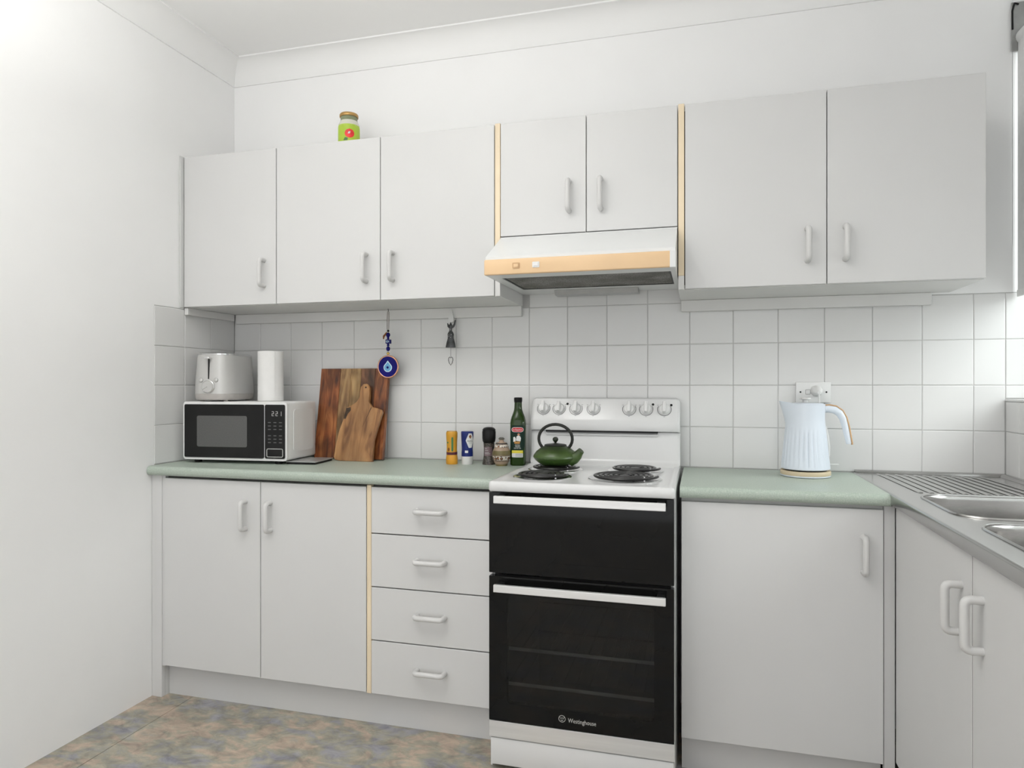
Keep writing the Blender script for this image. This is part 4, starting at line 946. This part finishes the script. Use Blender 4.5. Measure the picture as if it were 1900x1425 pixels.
hs = [(0.062, 0, 0.2352), (0.074, 0, 0.2365), (0.095, 0, 0.2325), (0.1135, 0, 0.219), (0.1255, 0, 0.1965), (0.1325, 0, 0.168), (0.1382, 0, 0.137), (0.1425, 0, 0.108)]
obj('handle_strip', tube(new(), hs, 0.0060, 12, flat=(0.5, 1.35)), 'tanwood', kt, True)
obj('water_window', tube(new(), [(0.0715, 0, 0.068), (0.0705, 0, 0.10), (0.0672, 0, 0.13), (0.0625, 0, 0.165)], [0.004, 0.006, 0.006, 0.003], 10), 'clear', kt, True)
obj('switch_lever', B((0.072, -0.008, 0.040), (0.102, 0.008, 0.0425), .001), 'clear', kt)
obj('power_cord', tube(new(), [(0.03, 0.077, 0.008), (0.045, 0.100, 0.012), (0.06, 0.118, 0.06), (0.062, 0.119, 0.14), (0.060, 0.105, 0.22), (0.0555, 0.089, 0.275)], 0.0032, 8), 'white', kt, True)
obj('plug', tube(new(), [(0.0535, 0.1295, 0.282), (0.0535, 0.118, 0.282), (0.0545, 0.108, 0.2815), (0.0555, 0.092, 0.278), (0.0560, 0.086, 0.276)], [0.0195, 0.0195, 0.016, 0.0115, 0.006], 20), 'white', kt, True)
# power outlet
po = thing('power_outlet', 'white single power outlet with switch on the tiles behind the kettle', 'outlet', (2.375, -0.0008, 1.146))
obj('plate', B((-0.057, -0.0095, -0.036), (0.057, -0.0002, 0.036), .003), 'white', po, True)
obj('rocker_switch', B((-0.0245, -0.0118, -0.0065), (-0.0110, -0.0096, 0.0085), .001), 'white', po)
obj('switch_surround', frame(new(), rrect(-0.0260, -0.008, -0.0095, 0.010, .003, 3), rrect(-0.0250, -0.007, -0.0105, 0.009, .0025, 3), 'y', -0.0100, -0.0096), 'bracket', po)
for x in (-0.042, 0.042):
    obj('screw', lathe(new(), [(0.0030, 0.0), (0.0030, 0.0006)], 12), 'blackplastic', po).matrix_local = Matrix.Translation((x, -0.0096, 0.001)) @ Matrix.Rotation(PI/2, 4, 'X')

# ------------------------------------------------------------------ evil eye charm and pewter figure
ev = thing('evil_eye_charm', 'blue glass evil eye charm with copper rim hanging on a beaded cord', 'charm', (0.7725, -0.0560, 1.2460))
obj('cord', tube(new(), [(-0.004, 0.0, 0.150), (-0.0045, 0, 0.19), (-0.003, 0.001, 0.222), (0.0, 0.003, 0.228), (0.003, 0.001, 0.222), (0.0035, 0, 0.19), (0.002, 0, 0.150), (0.0, 0, 0.135), (0.0, 0, 0.05)], 0.0012, 6), 'cord', ev, True)
obj('hook', tube(new(), [(0.0, 0.0, 0.2352), (0.0, 0.0, 0.231), (0.0015, 0.0, 0.2275), (0.0, 0.002, 0.226)], 0.0013, 6), 'castblack', ev, True)
def flat_disc(r, y0, y1, seg=48): 
    return prism(new(), [(r*math.cos(2*PI*k/seg), r*math.sin(2*PI*k/seg)) for k in range(seg)], 'y', y0, y1)
obj('copper_rim', tube(new(), [(0.0435*math.cos(2*PI*k/48), 0.0, 0.0435*math.sin(2*PI*k/48)) for k in range(48)], 0.0038, 10, closed=True), 'copper', ev, True)
obj('glass_disc', flat_disc(0.0415, -0.003, 0.003), 'cobalt', ev)
def drop(s): return [(s*0.0185*math.sin(t)*(1.0 if math.cos(t) < 0.2 else max(0.0, 1-(math.cos(t)-0.2)/0.8)**0.75), s*(0.0185*math.cos(t)*(1.55 if math.cos(t) > 0 else 1.0))-0.003) for t in [2*PI*k/40 for k in range(40)]]
def drop_prism(s, y0, y1):
    pts = [(q[0], q[1]) for q in drop(s)]
    return prism(new(), pts, 'y', y0, y1)
e1 = obj('outer_drop', drop_prism(1.0, -0.0040, -0.0031), 'paleblue', ev)
e2 = obj('inner_drop', drop_prism(0.80, -0.0048, -0.0041), 'skyblue', ev)
obj('pupil', prism(new(), [(0.0050*math.cos(2*PI*k/24), -0.003+0.0050*math.sin(2*PI*k/24)) for k in range(24)], 'y', -0.0056, -0.0049), 'cobalt', ev)
def bead_(z, r_, m, sx=1.0, name='bead', x=0.0): 
    o = obj(name, lathe(new(), [(r_*math.sin(PI*k/10), -r_*sx*math.cos(PI*k/10)) for k in range(1, 10)], 18), m, ev, True); o.location = (x, 0, z); return o
bead_(0.054, 0.0065, 'gold', 0.8); bead_(0.073, 0.0080, 'cobalt', 1.25); bead_(0.088, 0.0055, 'cobalt'); bead_(0.116, 0.0050, 'cobalt'); bead_(0.129, 0.0085, 'cobalt', 1.2); bead_(0.1455, 0.0048, 'castblack')
cbx = obj('cube_bead', B((-0.0085, -0.0085, 0.0935), (0.0115, 0.0085, 0.1105), .002), 'cobalt', ev)
obj('cube_eye', tube(new(), [(-0.0005+0.0036*math.cos(2*PI*k/20), -0.0088, 0.102+0.0036*math.sin(2*PI*k/20)) for k in range(20)], 0.0012, 6, closed=True), 'paleblue', cbx)
obj('cube_mark', B((0.0062, -0.0093, 0.098), (0.0080, -0.0085, 0.106)), 'paleblue', cbx)
obj('charm_tassel', tube(new(), [(-0.004, -0.006, 0.140), (-0.010, -0.007, 0.130), (-0.016, -0.007, 0.124), (-0.018, -0.006, 0.112)], [0.002, 0.004, 0.0045, 0.002], 8), 'brown', ev, True)

pw_ = thing('pewter_figure', 'dark pewter figure with raised arm hanging on the tiles with a heart ring below', 'ornament', (1.0340, -0.0330, 1.3215))
obj('clear_hook', prism(new(), [(-0.011, 0.104), (0.0, 0.098), (0.011, 0.104), (0.010, 0.124), (0.004, 0.150), (-0.004, 0.150), (-0.010, 0.124)], 'y', 0.0005, 0.0105), 'clear', pw_)
sk_ = [(0.0205, 0.0), (0.0210, 0.002), (0.0175, 0.020), (0.0125, 0.036), (0.0120, 0.044), (0.0135, 0.052), (0.0105, 0.060), (0.0058, 0.066), (0.0055, 0.078), (0.0075, 0.083), (0.0065, 0.090), (0.003, 0.096), (0.0012, 0.101)]
bdp = obj('figure', lathe(new(), sk_, 24, 1.0, 0.55), 'pewter', pw_, True)
obj('raised_arm', tube(new(), [(0.005, 0, 0.080), (0.011, 0, 0.084), (0.016, 0, 0.092), (0.0185, 0, 0.104), (0.020, 0, 0.110)], [0.0045, 0.0045, 0.0038, 0.003, 0.0018], 10), 'pewter', pw_, True)
obj('wing', tube(new(), [(-0.004, 0, 0.080), (-0.010, 0, 0.086), (-0.0135, 0, 0.097)], [0.005, 0.0045, 0.0015], 10), 'pewter', pw_, True)
for (x, z) in ((-0.007, 0.050), (-0.005, 0.044), (0.005, 0.051), (0.002, 0.040), (0.0, 0.070), (-0.001, 0.074)):
    o = obj('rhinestone', lathe(new(), [(0.0014, 0.0), (0.0010, 0.0012)], 8), 'labelwhite', bdp); o.matrix_local = Matrix.Translation((x, -0.0071 if z < 0.06 else -0.0032, z)) @ Matrix.Rotation(PI/2, 4, 'X')
obj('chain', tube(new(), [(0, 0, 0.001), (0, 0, -0.038)], 0.0007, 6), 'pewter', pw_)
obj('heart_ring', tube(new(), [(0, 0, -0.042), (0.004, 0, -0.038), (0.0085, 0, -0.042), (0.0095, 0, -0.050), (0.006, 0, -0.062), (0, 0, -0.0705), (-0.006, 0, -0.062), (-0.0095, 0, -0.050), (-0.0085, 0, -0.042), (-0.004, 0, -0.038)], 0.0014, 8, closed=True), 'pewter', pw_, True)

# ------------------------------------------------------------------ jar on top of the wall cabinets
jr = thing('glass_jar', 'glass jar with lime green fruit label and gold lid on the wall cabinets', 'jar', (0.6480, -0.150, UZ1), aim(0.648, -0.15)*0.8)
pr_j = [(0.038, 0.0), (0.0415, 0.004), (0.0420, 0.010), (0.0420, 0.112), (0.0400, 0.124), (0.0345, 0.136)]
bd = obj('glass', lathe(new(), pr_j, 36), 'jarglass', jr, True); f = pf(pr_j)
obj('neck', lathe(new(), [(0.0345, 0.1362), (0.0330, 0.141), (0.0330, 0.152)], 36), 'neckglass', jr, True)
obj('lid', lathe(new(), [(0.0358, 0.1525), (0.0368, 0.154), (0.0368, 0.162), (0.0345, 0.1655), (0.030, 0.166)], 36), 'lidgold', jr, True)
lb = obj('label', wrap_convex(new(), [(-0.066, 0.012), (0.066, 0.012), (0.066, 0.116), (-0.066, 0.116)], f, ns=24), 'lime', jr, True)
obj('fruit_print', wrap_convex(new(), [(0.006+0.0185*math.cos(t), 0.078+0.0180*math.sin(t)) for t in [2*PI*k/24 for k in range(24)]], f, 0.0009), 'apple', lb)
obj('fruit_shine', wrap_convex(new(), [(-0.001, 0.076), (0.007, 0.077), (0.010, 0.086), (0.002, 0.084)], f, 0.0012), 'labelwhite', lb)
obj('leaf_print', wrap_convex(new(), [(-0.018, 0.050), (-0.002, 0.050), (0.0, 0.060), (-0.012, 0.062)], f, 0.0009), 'green', lb)
